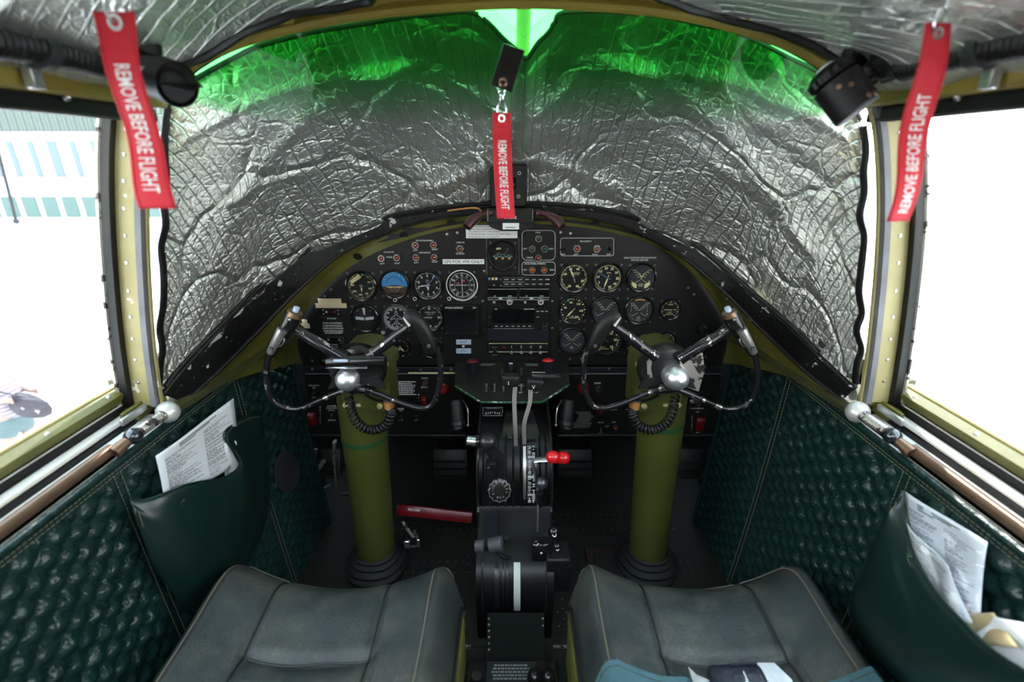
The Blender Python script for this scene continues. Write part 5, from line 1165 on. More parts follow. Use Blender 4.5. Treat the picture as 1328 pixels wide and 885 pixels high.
    # coiled cord
    path = smooth_path([W(452,512,.02),W(456,534,-.0),W(466,551,-.01),W(483,558,-.012),W(500,552,-.01),W(508,536,-.0),W(507,528,.0)],16)
    n = len(path); hel = []; turns = 23; Nn = turns*14; rc = .0085
    for i in range(Nn):
        t = i/(Nn-1); p = lerp_poly(path,t); d = (lerp_poly(path,min(1,t+.01))-lerp_poly(path,max(0,t-.01))).normalized(); a1 = Vector((0,1,0)); a2 = d.cross(a1).normalized(); an = 2*pi*turns*t
        hel.append(p+a1*cos(an)*rc+a2*sin(an)*rc)
    mb = MB(); mb.tube(hel,.0030,'black_rubber',7); lab(mb.build('coiled_cord', cc),'black coiled cord')
    mb = MB(); c0 = W(505,524,.0); mb.tube([c0+Vector((0,0,.012)),c0+Vector((0,0,-.010))],.0115,'copper_connector',14); mb.tube([c0+Vector((0,0,.014)),c0+Vector((0,0,.009))],.013,'steel',14); mb.tube([c0+Vector((0,0,-.009)),c0+Vector((0,0,-.012))],.0125,'steel',14); mb.tube(smooth_path([c0+Vector((0,0,.01)),W(490,520,.03),W(474,512,.05)],5),.0035,'black_rubber',6); lab(mb.build('cord_connector', cc),'copper coloured connector')
    return cc
column(-1,'olive green control column with black wheel in front of the left seat')
column(1,'olive green control column with black wheel in front of the right seat, bright chrome hub')
# ---------------------------------------------------------------- seats
def seat(sx, label):
    cx = sx*.338-(.002 if sx < 0 else -.018); Yf = .76; top = -.775
    cx = -.335 if sx < 0 else .352
    st_ = thing('pilot_seat', label, 'seat', (cx,.45,ZF))
    WD, LN = (.232, .56); o_ = sx
    def h(u, v):
        a = abs(u); z = .040*min(1,(a/.20))**2.2
        z -= .055*max(0,(a-.185)/.047)**2.4
        z += -.060*max(0,(.075-v)/.075)**2.2+.010*math.exp(-((v-.09)/.06)**2)
        for s0 in (-.106,.100): z -= .006*math.exp(-((u-s0)/.006)**2)
        for s0 in (-.20,.186): z -= .003*math.exp(-((u-s0)/.005)**2)
        if abs(u) < .11: z -= .010*math.exp(-((v-.19)/.010)**2)*(1 if abs(u) < .098 else .4); z += .007*math.exp(-((v-.235)/.03)**2)
        z += .004*sin(9*u+3)*sin(11*v)+mathutils.noise.noise(Vector((u*9,v*9,sx)))*.0035
        return top+z
    def P(u, v):
        yf = Yf-.022*(1-min(1,(abs(u)/.19)**2))-.03*max(0,(abs(u)-.20)/.032)**2
        return Vector((cx+u*(1+.03*v*sx*0), yf-v, h(u,v)))
    nu, nv = 95, 110; us = [-WD+2*WD*i/(nu-1) for i in range(nu)]; vs = [LN*(j/(nv-1))**1.15 for j in range(nv)]
    mb = MB(); V = [P(u,v) for v in vs for u in us]
    Fc = [(j*nu+i,j*nu+i+1,(j+1)*nu+i+1,(j+1)*nu+i) for j in range(nv-1) for i in range(nu-1)]
    # skirt
    ringi = [i for i in range(nu)]+[j*nu+nu-1 for j in range(1,nv)]+[(nv-1)*nu+i for i in range(nu-2,-1,-1)]+[j*nu for j in range(nv-2,0,-1)]
    base = len(V); 
    for lvl,(dz,k) in enumerate(((-.03,1.006),(-.075,1.0))):
        for r_ in ringi:
            p = V[r_]; V.append(Vector((cx+(p.x-cx)*k, p.y+(.006 if p.y > .7 else 0)*(1-lvl), min(p.z,top-.02)+dz)))
    n = len(ringi)
    for i in range(n):
        a, c = ringi[i], ringi[(i+1)%n]; Fc.append((a,base+i,base+(i+1)%n,c)); Fc.append((base+i,base+n+i,base+n+(i+1)%n,base+(i+1)%n))
    Fc.append(tuple(base+n+i for i in range(n)))
    mb.add(V,Fc,'seat_leather'); mb.build('cushion', st_, angle=80)
    def pip(pts, r=.0022, m='thread_dark'):
        q = MB(); q.tube([p+Vector((0,0,.0012)) for p in pts], r, m, 6); q.build('piping', st_)
    mat_p = 'piping_dark'
    for s0 in (-.106,.100): pip([P(s0,v) for v in vs[2:]], .0020, mat_p)
    for s0 in (-.20,.186): pip([P(s0,v) for v in vs[2:]], .0016, 'thread_dark')
    pip([P(-.106+.206*i/24,.19+.004*sin(i*.3)) for i in range(25)], .0018, mat_p)
    pip([P(u,.012) for u in us[3:-3]], .0014, 'thread_dark')
    # lower edge piping & seat pan
    q = MB(); q.tube([V[base+i]+Vector((0,0,-.004)) for i in range(0,n,2)], .005, 'black_rubber', 8, closed=True); q.build('edge_welt', st_)
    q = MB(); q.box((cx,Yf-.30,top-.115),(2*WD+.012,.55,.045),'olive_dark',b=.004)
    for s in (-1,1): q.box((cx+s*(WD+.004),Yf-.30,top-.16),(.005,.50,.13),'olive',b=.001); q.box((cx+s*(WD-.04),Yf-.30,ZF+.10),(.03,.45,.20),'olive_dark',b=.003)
    q.build('seat_pan', st_)
    return st_, P
seat(-1, 'dark green leather pilot seat cushion at lower left, bare with no belt on it')
_, SP_ = seat(1, 'dark green leather pilot seat cushion at lower right, under a teal belt')
# seat adjust lever beside right seat
al = thing('seat_lever','small metal lever with flat round top beside the right seat','lever',PY(748,870,.66))
a = PY(748,850,.68); q = MB(); q.lathe([(.006,-.004),(.0105,0),(.010,.004),(0,.005)],'aluminium',Matrix.Translation(a),20); q.build('lever_top', al); q = MB(); q.cyl(a,a+Vector((0,-.005,-.10)),.005,'gunmetal',10); q.build('stem', al)
# ---------------------------------------------------------------- seat belt on the right seat
sb_ = thing('seat_belt','teal webbing seat belt with metal buckle lying across the right seat','seat belt',(.352,.47,-.76))
def belt(u0,u1,v0,v1,name,ex=0):
    n = 24; A = []; B = []
    for i in range(n+1):
        t = i/n; u = u0+(u1-u0)*t; uc = max(-.229,min(.229,u)); 
        for L_, v in ((A,v0),(B,v1)):
            p = SP_(uc,v+.01*sin(3*t)); ov = abs(u)-.229
            if ov > 0: p = p+Vector((math.copysign(.008,u),0,-ov))
            L_.append(p+Vector((0,0,.006)))
    q = MB(); q.strip(A,B,(0,0,.0025),'webbing'); o = q.build(name, sb_)
    for f in (.12,.88): q = MB(); q.tube([a.lerp(c,f)+Vector((0,0,.0030)) for a,c in zip(A,B)],.0006,'piping_dark',4); q.build('stitching', o)
    q = MB(); 
    for r_ in range(3): q.tube([A[0 if u0*u1>0 and abs(u1)<abs(u0) else i].lerp(B[i],.2+.2*r_+.08*sin(i))+Vector((0,0,.0030)) for i in range(3,14)],.0005,'piping_dark',4)
    q.build('stitching', o)
belt(-.285,-.075,.228,.310,'webbing'); belt(.30,.060,.236,.315,'webbing')
c = SP_(-.02,.28); zz = c.z+.018; yb = Yc = SP_(0,.18).y
q = MB(); q.slab([(.275,SP_(0,0.215).y,zz+.004),(.285,SP_(0,0.225).y,zz),(.325,SP_(0,0.245).y,zz),(.395,SP_(0,0.245).y,zz),(.395,SP_(0,0.285).y,zz),(.275,SP_(0,0.290).y,zz)],(0,0,.005),'aluminium'); q.slab([(.385,SP_(0,0.210).y,zz+.004),(.412,SP_(0,0.210).y,zz+.004),(.425,SP_(0,0.235).y,zz+.004),(.425,SP_(0,0.295).y,zz+.002),(.390,SP_(0,0.295).y,zz+.002)],(0,0,.006),'aluminium'); bo = q.build('buckle', sb_); lab(bo,'silver metal buckle')
q = MB()
for x in (.352,.375,.395): q.sphere((x,SP_(0,0.253).y,zz+.010),.007,'chrome',12)
q.cyl((.345,SP_(0,0.253).y,zz+.009),(.40,SP_(0,0.253).y,zz+.009),.0045,'aluminium',12); q.box((.353,SP_(0,0.242).y,zz+.016),(.006,.03,.006),'chrome',b=.002); q.build('latch', bo)
q = MB(); q.box((.345,SP_(0,0.235).y,zz+.006),(.085,.042,.022),'dark_pad',b=.009,seg=3); lab(q.build('pad', sb_),'black padded leather pad')
# ---------------------------------------------------------------- quilted side linings
def lining(sx, label):
    ln = thing('quilted_lining', label, 'wall lining', (sx*.65,.7,ZF))
    Y0, Y1 = -.25, 1.262; Z0 = -.470; Z1 = -1.112
    def base(y, z):
        t = (Z0-z)/(Z0-Z1); x = .650-.020*t-.02*t*t
        if y > 1.0: x -= .018*((y-1.0)/.26)**2*(1-.2*t)
        return x
    def S(y, z, out=0): return Vector((sx*(base(y,z)-out), y, z))
    seams = [1.02,.66,.16]
    def q(y, z):
        # diamonds, elongated along a slanted axis
        a = (y*.60+z*.80); c = (y*.60-z*.80)
        h = (abs(sin(pi*a/.031))**.5)*(abs(sin(pi*c/.031))**.5)
        n = mathutils.noise.noise(Vector((y*22,z*22,1.7*sx)))*.35+mathutils.noise.noise(Vector((y*60,z*60,3)))*.15
        e = 1
        e = min(e, max(0,(Z0-z-.016)/.012))
        for s in seams: e = min(e, max(0,(abs(y-s)-.011)/.008))
        e = min(e, max(0,(Y1-.01-y)/.01))
        return .0125*(h+n*.8)*e+.003*(1-e)
    ny, nz = 300, 120
    mb = MB(); mb.grid(ny, nz, lambda u,v: S(Y0+(Y1-Y0)*u, Z0+(Z1-Z0)*v, q(Y0+(Y1-Y0)*u, Z0+(Z1-Z0)*v)), 'quilt_vinyl'); mb.build('quilted_sheet', ln, angle=180)
    mb = MB(); mb.tube([S(Y0+(Y1-Y0)*i/40,Z0+.001,.004) for i in range(41)],.006,'quilt_vinyl',8); mb.tube([S(Y1,Z0+(Z1-Z0)*i/12,.004) for i in range(13)],.006,'quilt_vinyl',8); mb.build('edge_roll', ln)
    mb = MB()
    def st(fn, n):
        for i in range(n): a, c = fn((i+.12)/n), fn((i+.8)/n); mb.tube([a,c],.0007,'thread',4,cap=False)
    for dz in (-.010,-.016): st(lambda t: S(Y0+(Y1-Y0)*t, Z0+dz, .0042), 190)
    for s in seams:
        for d in (-.007,.007): st(lambda t: S(s+d, Z0-.016+(Z1-Z0)*t, .0042), 75)
    o = mb.build('stitching', ln); o['label'] = 'tan thread stitching'; o['kind'] = 'stuff'
    return ln, S
lnL, SL = lining(-1,'dark green quilted vinyl lining of the left cockpit wall with map pocket')
lnR, SR = lining(1,'dark green quilted vinyl lining of the right cockpit wall with large pocket')
def wallpt(px, py, sx, X=.640): return PXx(px, py, sx*X)
# left pocket: surface between upper rim curve and lower outline, bulging into the cabin
topc = [(168,649),(186,650),(210,642),(240,630),(270,624),(290,620),(308,608),(310,594),(300,580),(291,566),(298,553),(320,541),(336,538)]
botc = [(174,668),(186,700),(200,735),(222,768),(242,792),(262,797),(285,782),(305,755),(322,728),(336,700),(346,670),(350,630),(346,570)]
bul = [0,.012,.028,.040,.046,.048,.052,.045,.030,.026,.018,.008,0]
tA = smooth_path([wallpt(x,y,-1,.620-b_) for (x,y),b_ in zip(topc,bul)],5); bA = smooth_path([wallpt(x,y,-1,.608) for x,y in botc],5)
mb = MB(); mb.grid(61, 25, lambda u,v: lerp_poly(tA,u).lerp(lerp_poly(bA,u),v)+Vector((.030*sin(pi*u)*sin(pi*min(1,v*1.0))**.8*(1-.3*v)+mathutils.noise.noise(Vector((u*4,v*3,5)))*.006*sin(pi*v),0,0)), 'pocket_green')
po = mb.build('map_pocket', lnL, angle=180); po['label'] = 'smooth dark green vinyl map pocket'
md = po.modifiers.new('s','SOLIDIFY'); md.thickness = .0025
mb = MB(); mb.tube([p+Vector((.001,0,.0005)) for p in tA],.0026,'pocket_green',6); mb.build('pocket_hem', po)
mb = MB()
for P, off in ((tA,Vector((.0035,0,-.005))),(bA[:34],Vector((.005,.003,.004)))):
    for i in range(len(P)*2-2):
        a, c = lerp_poly(P,(i+.15)/(len(P)*2-2)), lerp_poly(P,(i+.8)/(len(P)*2-2)); mb.tube([a+off,c+off],.0008,'thread',4,cap=False)
dq = [wallpt(x,y,-1,.575) for x,y in ((235,652),(247,641),(248,649),(238,659))]
mb.tube(dq,.0007,'thread',4,closed=True)
o = mb.build('pocket_stitching', po); o['kind'] = 'stuff'; o['label'] = 'tan thread stitching'
# checklist in the left pocket
def sheet(name, corners, label, cat, m, curl=.0, lines=None, d=.0012, grp=None):
    c = [Vector(q) for q in corners]; ctr = sum(c,Vector())/4; g = thing(name,label,cat,ctr,grp)
    n = (c[1]-c[0]).cross(c[3]-c[0]).normalized(); n = n if n.dot(-ctr) > 0 else -n
    def f(u,v): p = c[0].lerp(c[1],u).lerp(c[3].lerp(c[2],u),v); return p+n*curl*(sin(pi*u)*.6+.4*sin(7*u+3*v))
    mb = MB(); mb.grid(14,14,f,m); mb.build('sheet', g, solid=d)
    if lines:
        mb = MB(); rg = random.Random(lines)
        def wr(u0,u1,v,hh,m='black_ink'):
            mb.add([f(u0,v)+n*(d),f(u1,v)+n*(d),f(u1,v+hh)+n*(d),f(u0,v+hh)+n*(d)],[(0,1,2,3)],m)
        for cl in (0,1):
            v = .16
            while v < .93:
                u = .06+.47*cl; e_ = u+rg.uniform(.12,.40)
                while u < e_: w_ = rg.uniform(.02,.07); wr(u,min(u+w_,e_),v,.010,'print_ink'); u += w_+.010
                v += rg.choice((.020,.020,.020,.034))
        for k in range(3): wr(.22,.22+(.5,.4,.2)[k],.05+.028*k,.014,'black_ink')
        mb.build('printed_text', g, flat=True)
    return g
sheet('checklist',[wallpt(202,592,-1,.600),wallpt(302,517,-1,.606),wallpt(310,600,-1,.597),wallpt(214,655,-1,.597)],'white printed checklist sheet standing in the left wall pocket','paper','paper_grey',.004,5)
sheet('folded_paper',[wallpt(288,575,-1,.600),wallpt(305,572,-1,.590),wallpt(312,612,-1,.590),wallpt(292,628,-1,.60)],'small plain white folded paper beside the checklist in the left pocket','paper','paper',.006)
# right pocket
topc = [(1172,637),(1171,660),(1176,690),(1186,720),(1200,748),(1222,778),(1250,808),(1285,842),(1330,872),(1390,905)]
botc = [(1166,650),(1150,690),(1134,722),(1118,755),(1103,790),(1120,830),(1150,870),(1190,910),(1250,950),(1330,990)]
bul = [0,.006,.016,.028,.040,.052,.062,.070,.074,.075]
tR = smooth_path([wallpt(x,y,1,.622-b_) for (x,y),b_ in zip(topc,bul)],5); bR = smooth_path([wallpt(x,y,1,.612) for x,y in botc],5)
mb = MB(); mb.grid(51, 25, lambda u,v: lerp_poly(tR,u).lerp(lerp_poly(bR,u),v)+Vector((-.045*sin(pi*min(1,u*.75+.05))*sin(pi*v)**.9*.8,0,0)), 'pocket_green')
pr_ = mb.build('map_pocket', lnR, angle=180); pr_['label'] = 'large smooth dark green vinyl pocket'
md = pr_.modifiers.new('s','SOLIDIFY'); md.thickness = .0025
mb = MB(); mb.tube([p+Vector((-.001,0,.0005)) for p in tR],.0028,'pocket_green',6); mb.build('pocket_hem', pr_)
mb = MB()
for i in range(90):
    a, c = lerp_poly(bR[:22],(i+.15)/90), lerp_poly(bR[:22],(i+.8)/90); mb.tube([a+Vector((-.006,-.002,0)),c+Vector((-.006,-.002,0))],.0008,'thread',4,cap=False)
o = mb.build('pocket_stitching', pr_); o['kind'] = 'stuff'; o['label'] = 'tan thread stitching'
sheet('bagged_papers',[wallpt(1173,637,1,.632),wallpt(1282,704,1,.625),wallpt(1270,800,1,.605),wallpt(1192,760,1,.60)],'printed sheets in a clear plastic bag standing in the right wall pocket','paper','paper_grey',.006,9)
sheet('bagged_papers',[wallpt(1176,678,1,.612),wallpt(1232,735,1,.598),wallpt(1262,812,1,.590),wallpt(1205,772,1,.585)],'shorter printed sheets in front within the clear plastic bag, right pocket','paper','paper',.009,12)
def crumple(u,v):
    c = [wallpt(1172,640,1,.626),wallpt(1284,706,1,.617),wallpt(1272,812,1,.592),wallpt(1190,765,1,.58)]
    p = c[0].lerp(c[1],u).lerp(c[3].lerp(c[2],u),v); return p+Vector((-1,0,.3))*(.008+mathutils.noise.noise(Vector((u*5,v*5,2)))*.010)
mb = MB(); mb.grid(26,26,crumple,'plastic_sleeve'); o = mb.build('plastic_bag', loc=wallpt(1230,730,1,.60), angle=180); tag(o,'clear crinkled plastic bag around the papers in the right wall pocket','bag')
sheet('brown_envelope',[wallpt(1222,797,1,.60),wallpt(1290,796,1,.60),wallpt(1320,840,1,.575),wallpt(1250,840,1,.575)],'yellow brown envelope lying inside the right wall pocket','envelope','manila',.004)
sheet('loose_paper',[wallpt(1262,835,1,.585),wallpt(1292,800,1,.585),wallpt(1345,812,1,.60),wallpt(1350,880,1,.585)],'bright loose white sheet at the far right in the right pocket','paper','paper',.010)
# dark oval opening in left lining lower front
c = PXx(372,612,-.612); mb = MB(); M = frame(c,(1,-.25,.1),(0,0,1)); mb.lathe([(.0,.001),(.045,.001),(.047,.004),(.050,0)],'dark_void',M@Matrix.Diagonal((.9,1.2,1,1)),28); tag(mb.build('vent_opening', loc=c),'dark oval opening low in the front of the left lining','opening')
# ---------------------------------------------------------------- sill tubes and spring latches
for sx,l in ((-1,'left'),(1,'right')):
    tb = thing('sill_tube','brown metal tube running along the %s window sill above the quilted lining' % l,'tube',(sx*.655,.3,-.452))
    mb = MB(); mb.tube([(sx*.660,-.25,-.452),(sx*.660,.68,-.452)],.0095,'brown_tube',14); mb.build('rear_tube', tb)
    mb = MB(); mb.tube(smooth_path([(sx*.655,.80,-.455),(sx*.648,.95,-.456),(sx*.628,1.1,-.457),(sx*.590,1.262,-.458)],6),.0085,'brown_tube2',14); mb.build('front_tube', tb)
    la = thing('window_latch','spring loaded latch with round knob at the foot of the %s window post' % l,'latch',(sx*.66,.76,-.44))
    mir = (lambda x: x) if sx < 0 else (lambda x: 1330-x)
    A = PXx(mir(213),538,sx*.640); Bk = PXx(mir(173),566,sx*.640); C0 = PXx(mir(148),588,sx*.650)
    mb = MB(); ud = (A-Bk).normalized(); mb.lathe([(.007,-.008),(.012,-.010),(.0185,-.002),(.0205,.006),(.018,.015),(.010,.021),(0,.022)],'socket_white',frame(A+ud*.004,ud,(0,0,1)),28); mb.build('socket', la)
    n = 240; d = (Bk-A); L = d.length; d.normalize(); e1 = d.orthogonal().normalized(); e2 = d.cross(e1)
    mb = MB(); mb.tube([A+d*(L*(.02+.78*i/n))+(e1*cos(2*pi*14*i/n)+e2*sin(2*pi*14*i/n))*.0078 for i in range(n+1)],.0016,'worn_steel',6); mb.cyl(A,Bk,.0045,'bronze',8); lab(mb.build('spring', la),'coil spring on a rod')
    mb = MB(); mb.sphere(Bk,.0145,'knob_dark',22,(1,1,.95)); lab(mb.build('knob', la),'dark glossy round knob')
    mb = MB(); mb.tube([Bk.lerp(C0,.3),C0],[.0085,.0115],'bronze',12); mb.build('stem', la)
    mb = MB()
    for k in (0,1): a = Vector((sx*(.672+.014*k),.755+.02*k,-.430)); mb.box(a,(.006,.06,.012),'olive' if k else 'worn_alu',b=.001)
    mb.build('bracket', la)
# black cable by the right rim
cb_ = smooth_path([RIM(1062,447)+Vector((0,-.01,.006)),PY(1082,462,.97),PY(1098,482,.90),PY(1106,502,.85)],6)
mb = MB(); mb.tube(cb_,.008,'black_rubber',12); tag(mb.build('cable', loc=cb_[0]),'thick black cable at the right lower corner of the windshield','cable')
cb_ = smooth_path([RIM(262,456)+Vector((0,-.01,.006)),PY(247,470,.93),PY(233,492,.87),PY(226,508,.84)],6)
mb = MB(); mb.tube(cb_,.006,'black_rubber',12); tag(mb.build('cable', loc=cb_[0]),'thin black cable at the left lower corner of the windshield','cable')
# ---------------------------------------------------------------- ribbed hoses along the upper rails
for sx,l in ((-1,'left'),(1,'right')):
    hs = thing('ribbed_hose','black ribbed hose running along the %s upper window rail' % l,'hose',(sx*.50,.4,.10))
    P0,P1 = Vector((sx*.508,.12,.105)),Vector((sx*.500,.70,.104)); n = 150; pts = [P0.lerp(P1,i/n)+Vector((0,0,.004*sin(i*.06))) for i in range(n+1)]
    mb = MB(); mb.tube(pts,[.0165+(.0018 if i % 2 else 0) for i in range(n+1)],'black_rubber',16); mb.build('hose_body', hs)
    for y in (.36,.58): mb = MB(); mb.tube([(sx*.500,y,.105),(sx*.500,y+.014,.105)],.0200,'gunmetal',18); mb.box((sx*.515,y+.007,.082),(.012,.014,.03),'aluminium',b=.001); lab(mb.build('clamp', hs),'metal hose clamp')
# ---------------------------------------------------------------- cockpit spotlights at the bow corners
sl = thing('spotlight','black tubular spotlight at the upper left corner of the windshield bow','lamp',PY(215,100,.72))
a, c = PY(172,88,.70), PY(233,111,.66)
mb = MB(); mb.tube([a,a.lerp(c,.55),a.lerp(c,.56),a.lerp(c,.97),c,c.lerp(a,.03)],[.023,.025,.026,.026,.025,.022],'black_rubber',28); mb.build('barrel', sl)
mb = MB(); mb.lathe([(.022,0),(.019,-.004),(.008,-.008),(0,-.008)],'screen',frame(c+(c-a)*.002,(c-a)),24); mb.build('lens', sl)
mb = MB(); m1 = a.lerp(c,.30); mb.tube([m1+Vector((0,0,.018)),m1+Vector((.004,.01,.052))],[.021,.018],'black_crackle',20); mb.box(m1+Vector((.0,.01,.050)),(.05,.02,.012),'black_crackle',b=.003); mb.build('mount', sl)
mb = MB(); m2 = a.lerp(c,.62); mb.box(m2+Vector((0,-.024,.006)),(.028,.004,.008),'worn_alu',b=.001); mb.build('slide_switch', sl)
s2 = thing('spotlight','black drum shaped spotlight with ribbed knob at the upper right corner of the windshield bow','lamp',PY(1105,120,.72))
a, c = PY(1083,106,.72), PY(1113,145,.70)
mb = MB(); ax = (c-a); mb.tube([a,a.lerp(c,.02),a.lerp(c,.95),c],[.025,.028,.028,.026],'black_rubber',32); mb.build('barrel', s2)
mb = MB(); mb.lathe([(.022,0),(.0275,.003),(.0275,.012),(.020,.019),(.010,.021),(0,.021)],'black_rubber',frame(a-ax*.02,(a-c)),96,lambda t:.04*cos(14*t)); o = mb.build('ribbed_knob', s2)
mb = MB(); mb.lathe([(.0115,0),(.011,.002),(0,.002)],'grey_label',frame(a-ax*.02+(a-c).normalized()*.0212,(a-c)),20); lab(mb.build('cap', o),'grey round cap')
mb = MB(); mb.tube([PY(1108,108,.72),PY(1146,84,.73)],[.017,.015],'black_gloss',20); mb.lathe([(.018,-.01),(.024,-.006),(.024,.008),(.014,.012),(0,.012)],'black_rubber',frame(PY(1150,80,.72),(.4,-1,.2)),64,lambda t:.07*cos(9*t)); mb.build('swivel_arm', s2)
mb = MB()
for k in range(5): mb.tube([PY(1096+k*9,84-k*3,.745),PY(1102+k*9,64-k*3,.735)],[.009,.007],'black_rubber',10)
mb.box(PY(1122,84,.75),(.075,.02,.02),'black_rubber',Matrix.Identity(4),b=.004); mb.build('bulb_holder', s2)
mb = MB(); nrm = ax.cross(Vector((0,1,0))).normalized()
for f,g in ((.25,-.5),(.38,-.1),(.85,.2),(.9,.5)): p = a.lerp(c,f); dirv = (Vector((0,-1,0))+nrm*g); dirv = (dirv-ax*dirv.dot(ax)/ax.dot(ax)).normalized(); mb.lathe([(.0035,0),(.003,.0015),(0,.002)],'bronze',frame(p+dirv*.028,dirv),10)
mb.build('screw', s2)
# ---------------------------------------------------------------- remove before flight ribbons
def ribbon(p0, w_, L, label, swing=0, chain=True, seed=1, flip=False, bend=0.0):
    """p0 = top centre of the ribbon"""
    g = thing('remove_before_flight_ribbon',label,'ribbon',p0,'remove before flight ribbons')
    X = Vector((1,0,0)); 
    def f(u,v):
        p = p0+Vector(((u-.5)*w_, 0, -v*L)); p.x += bend*v*v*L; p.y += .004*sin(3*v*pi+seed)+.003*sin(5*v+u*2); p.x += swing*L*v
        return p
    mb = MB(); mb.grid(8,40,f,'ribbon_red'); o = mb.build('cloth_strip', g, angle=180, solid=.0012)
    mb = MB()
    for u in (.06,.94): mb.tube([f(u,v/30)+Vector((0,-.0010,0)) for v in range(31)],.0004,'ribbon_stitch',4,cap=False)
    mb.build('stitching', o)
    V, Fs = text_mesh('REMOVE BEFORE FLIGHT', .012); x0 = min(v.x for v in V); x1 = max(v.x for v in V); y0 = min(v.y for v in V); y1 = max(v.y for v in V)
    mb = MB(); vs = []
    for v in V:
        t = (v.x-x0)/(x1-x0); s = (v.y-y0)/(y1-y0)
        if not flip: q = f(.76-.50*(1-s), .25+.66*t)
        else: q = f(.26+.50*(1-s), .91-.66*t)
        if not flip: q = f(.28+.46*s, .25+.66*t)
        else: q = f(.74-.46*s, .95-.62*t)
        vs.append(q+Vector((0,-.0016,0)))
    mb.add(vs,Fs,'ribbon_white'); lab(mb.build('lettering', g, flat=True),'white embroidered letters REMOVE BEFORE FLIGHT')
    c = f(.5,.05); mb = MB(); mb.ring(w_*.11,w_*.20,0,.0015,'chrome',frame(c+Vector((0,-.001,0))),20); mb.build('grommet', g)
    if chain:
        mb = MB(); r = .0085; cz = c+Vector((0,0,r*1.3)); mb.tube([cz+Vector((r*.8*sin(t)*1.0,r*.35*cos(t),-r*1.4*cos(t))) for t in [2*pi*i/20 for i in range(20)]],.0011,'chrome',6,closed=True)
        for k in range(2): q = cz+Vector((0,0,r*1.9+k*.009)); mb.tube([q+Vector(((.0045 if k%2 else .002)*cos(t),(.002 if k%2 else .0045)*cos(t),.0055*sin(t))) for t in [2*pi*i/12 for i in range(12)]],.0011,'chrome',6,closed=True)
        R_ = .0125; q = cz+Vector((0,0,r*1.9+.009+R_+.004)); mb.tube([q+Vector((R_*.75*cos(t),R_*.2*cos(t),R_*1.35*sin(t))) for t in [2*pi*i/24 for i in range(24)]],.0013,'chrome',6,closed=True); mb.build('split_ring', g)
    else:
        mb = MB(); q = c+Vector((0,0,.012)); mb.tube([q+Vector((.007*cos(t),.003*cos(t),.012*sin(t))) for t in [2*pi*i/20 for i in range(20)]],.0012,'chrome',6,closed=True); q = q+Vector((0,0,.022)); mb.tube([q+Vector((.003*cos(t),.006*cos(t),.012*sin(t))) for t in [2*pi*i/20 for i in range(20)]],.0012,'chrome',6,closed=True); mb.build('split_ring', g)
    return g
p = PY(650.5,146,.80); ribbon(p, .0285, (PY(652,283,.80)-p).length, 'red REMOVE BEFORE FLIGHT ribbon hanging in the middle from the windshield sunshade strap', 0, True, 1, bend=.04)
p = PY(142,13,.545); q = PY(208,270,.545); ribbon(p, .0375, p.z-q.z, 'blurred red REMOVE BEFORE FLIGHT ribbon hanging at upper left before the window post', (q.x-p.x)/(p.z-q.z), False, 2)
p = PY(1219,29,.56); q = PY(1163,287,.56); ribbon(p, .0275, p.z-q.z, 'blurred red REMOVE BEFORE FLIGHT ribbon hanging at upper right, letters reading upwards', (q.x-p.x)/(p.z-q.z), False, 3, flip=True)
# ---------------------------------------------------------------- red bar on the floor and pedals
rb = thing('red_lever_bar','dark red bar lettered NO STEP on a metal bracket, low between left column and pedestal','bar',PY(565,665,1.12))
A, B = PY(517,665,1.12), PY(613,667,1.09); d = (B-A); L = d.length; M = Matrix.Translation((A+B)/2)@Matrix.Rotation(math.atan2(d.y,d.x),4,'Z')@Matrix.Rotation(.02,4,'Y')@Matrix.Rotation(-.5,4,'X')
mb = MB(); mb.box((0,0,0),(L,.02,.030),'red_bar',M,b=.004,seg=2); mb.box((-L/2,0,0),(.006,.022,.033),'dark_metal',M,b=.003); mb.build('bar', rb)
mb = MB(); mb.text('NO STEP',0,0,.0065,'ribbon_white',frame(M@Vector((-L*.27,-.0105,.005)),M.to_3x3()@Vector((0,-1,0)),M.to_3x3()@Vector((0,0,1)))); mb.build('lettering', rb, flat=True)
mb = MB(); mb.tube([PY(522,677,1.10),PY(532,692,1.09),PY(536,697,1.09)],.006,'worn_steel',8,flat=.5); mb.tube([PY(537,688,1.09),PY(542,699,1.09)],.006,'worn_steel',8,flat=.5); mb.box(PY(528,706,1.075),(.018,.01,.026),'chrome',b=.002); mb.box(PY(543,704,1.075),(.010,.01,.028),'chrome',b=.002); mb.box(PY(535,709,1.08),(.04,.012,.012),'dark_metal',b=.002); mb.build('bracket', rb)
mb = MB(); mb.tube(smooth_path([PY(511,695,1.08),PY(509,705,1.08),PY(511,716,1.08)],5),.0018,'chrome',6); mb.build('wire', rb)
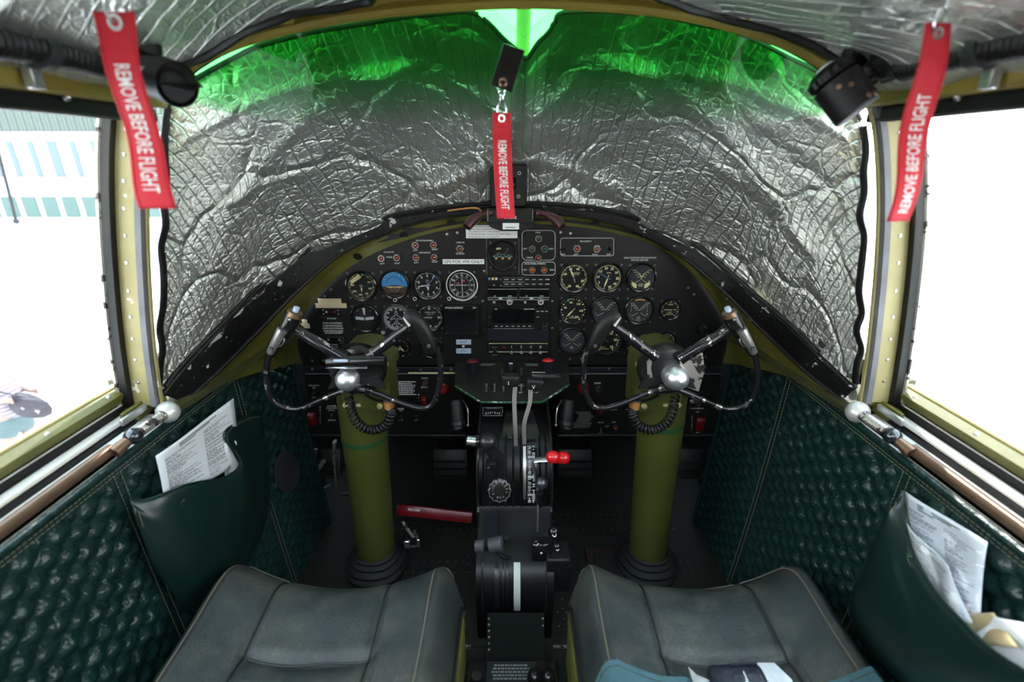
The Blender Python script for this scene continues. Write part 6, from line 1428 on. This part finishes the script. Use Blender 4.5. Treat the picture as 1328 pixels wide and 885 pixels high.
def pedal(px, label):
    g = thing('rudder_pedal',label,'pedal',PY(px,610,1.5)); s = 1 if px > 664 else -1
    c = PY(px,610,1.52); mb = MB(); mb.box(c,(.13,.015,.16),'black_worn2',Matrix.Translation(c)@Matrix.Rotation(-.35,4,'X')@Matrix.Translation(-c),b=.006,seg=2)
    for k in range(4): mb.box(c+Vector((0,-.012-.005*k,.045-.03*k)),(.115,.006,.006),'dark_metal')
    mb.build('foot_plate', g)
    for s_ in (-1,1): mb = MB(); mb.tube([c+Vector((.058*s_,.02,-.07)),c+Vector((.062*s_,.07,.18))],.008,'dark_metal',8); mb.build('hanger_arm', g)
    mb = MB(); mb.cyl(c+Vector((-.085,0,-.095)),c+Vector((.085,0,-.095)),.006,'gunmetal',8); mb.build('heel_bar', g)
for px,l in ((420,'outer rudder pedal left of the left green column'),(584,'rudder pedal between the left column and the pedestal'),(745,'rudder pedal between the pedestal and the right column'),(900,'outer rudder pedal right of the right green column')): pedal(px,l)
# bare metal links at the far left under the panel
lk = thing('brake_linkage','worn bare metal brake links glinting below the left end of the panel','linkage',PY(430,605,1.3))
mb = MB(); mb.tube([PY(434,573,1.30),PY(433,590,1.30),PY(436,634,1.30)],[.014,.010,.004],'worn_steel',10,flat=.4); mb.build('link_arm', lk)
mb = MB(); mb.tube([PY(420,598,1.30),PY(403,623,1.30)],[.007,.005],'worn_steel',8); mb.build('link_arm', lk)
mb = MB(); mb.tube([PY(410,583,1.30),PY(402,608,1.30)],[.005,.004],'worn_steel',8); mb.build('link_arm', lk)
mb = MB(); mb.tube([PY(409,635,1.28),PY(420,633,1.28),PY(428,629,1.28)],.003,'worn_steel',8); mb.cyl(PY(444,641,1.3),PY(456,641,1.3),.006,'dark_metal',8); mb.build('link_pin', lk)
# floor hatch plate near right column
fp = PZ(790,730,ZF+.001); mb = MB(); M = Matrix.Translation((.285,1.085,ZF+.004)); mb.box((0,0,0),(.13,.13,.008),'hatch_metal',M,b=.002); mb.box((.005,-.012,.004),(.095,.10,.004),'dark_void',M,b=.001); tag(mb.build('floor_hatch', loc=(.285,1.085,ZF)),'bronze edged hatch plate with black opening, floor before the right seat','hatch')
for x in (-.20,.17):
    pass
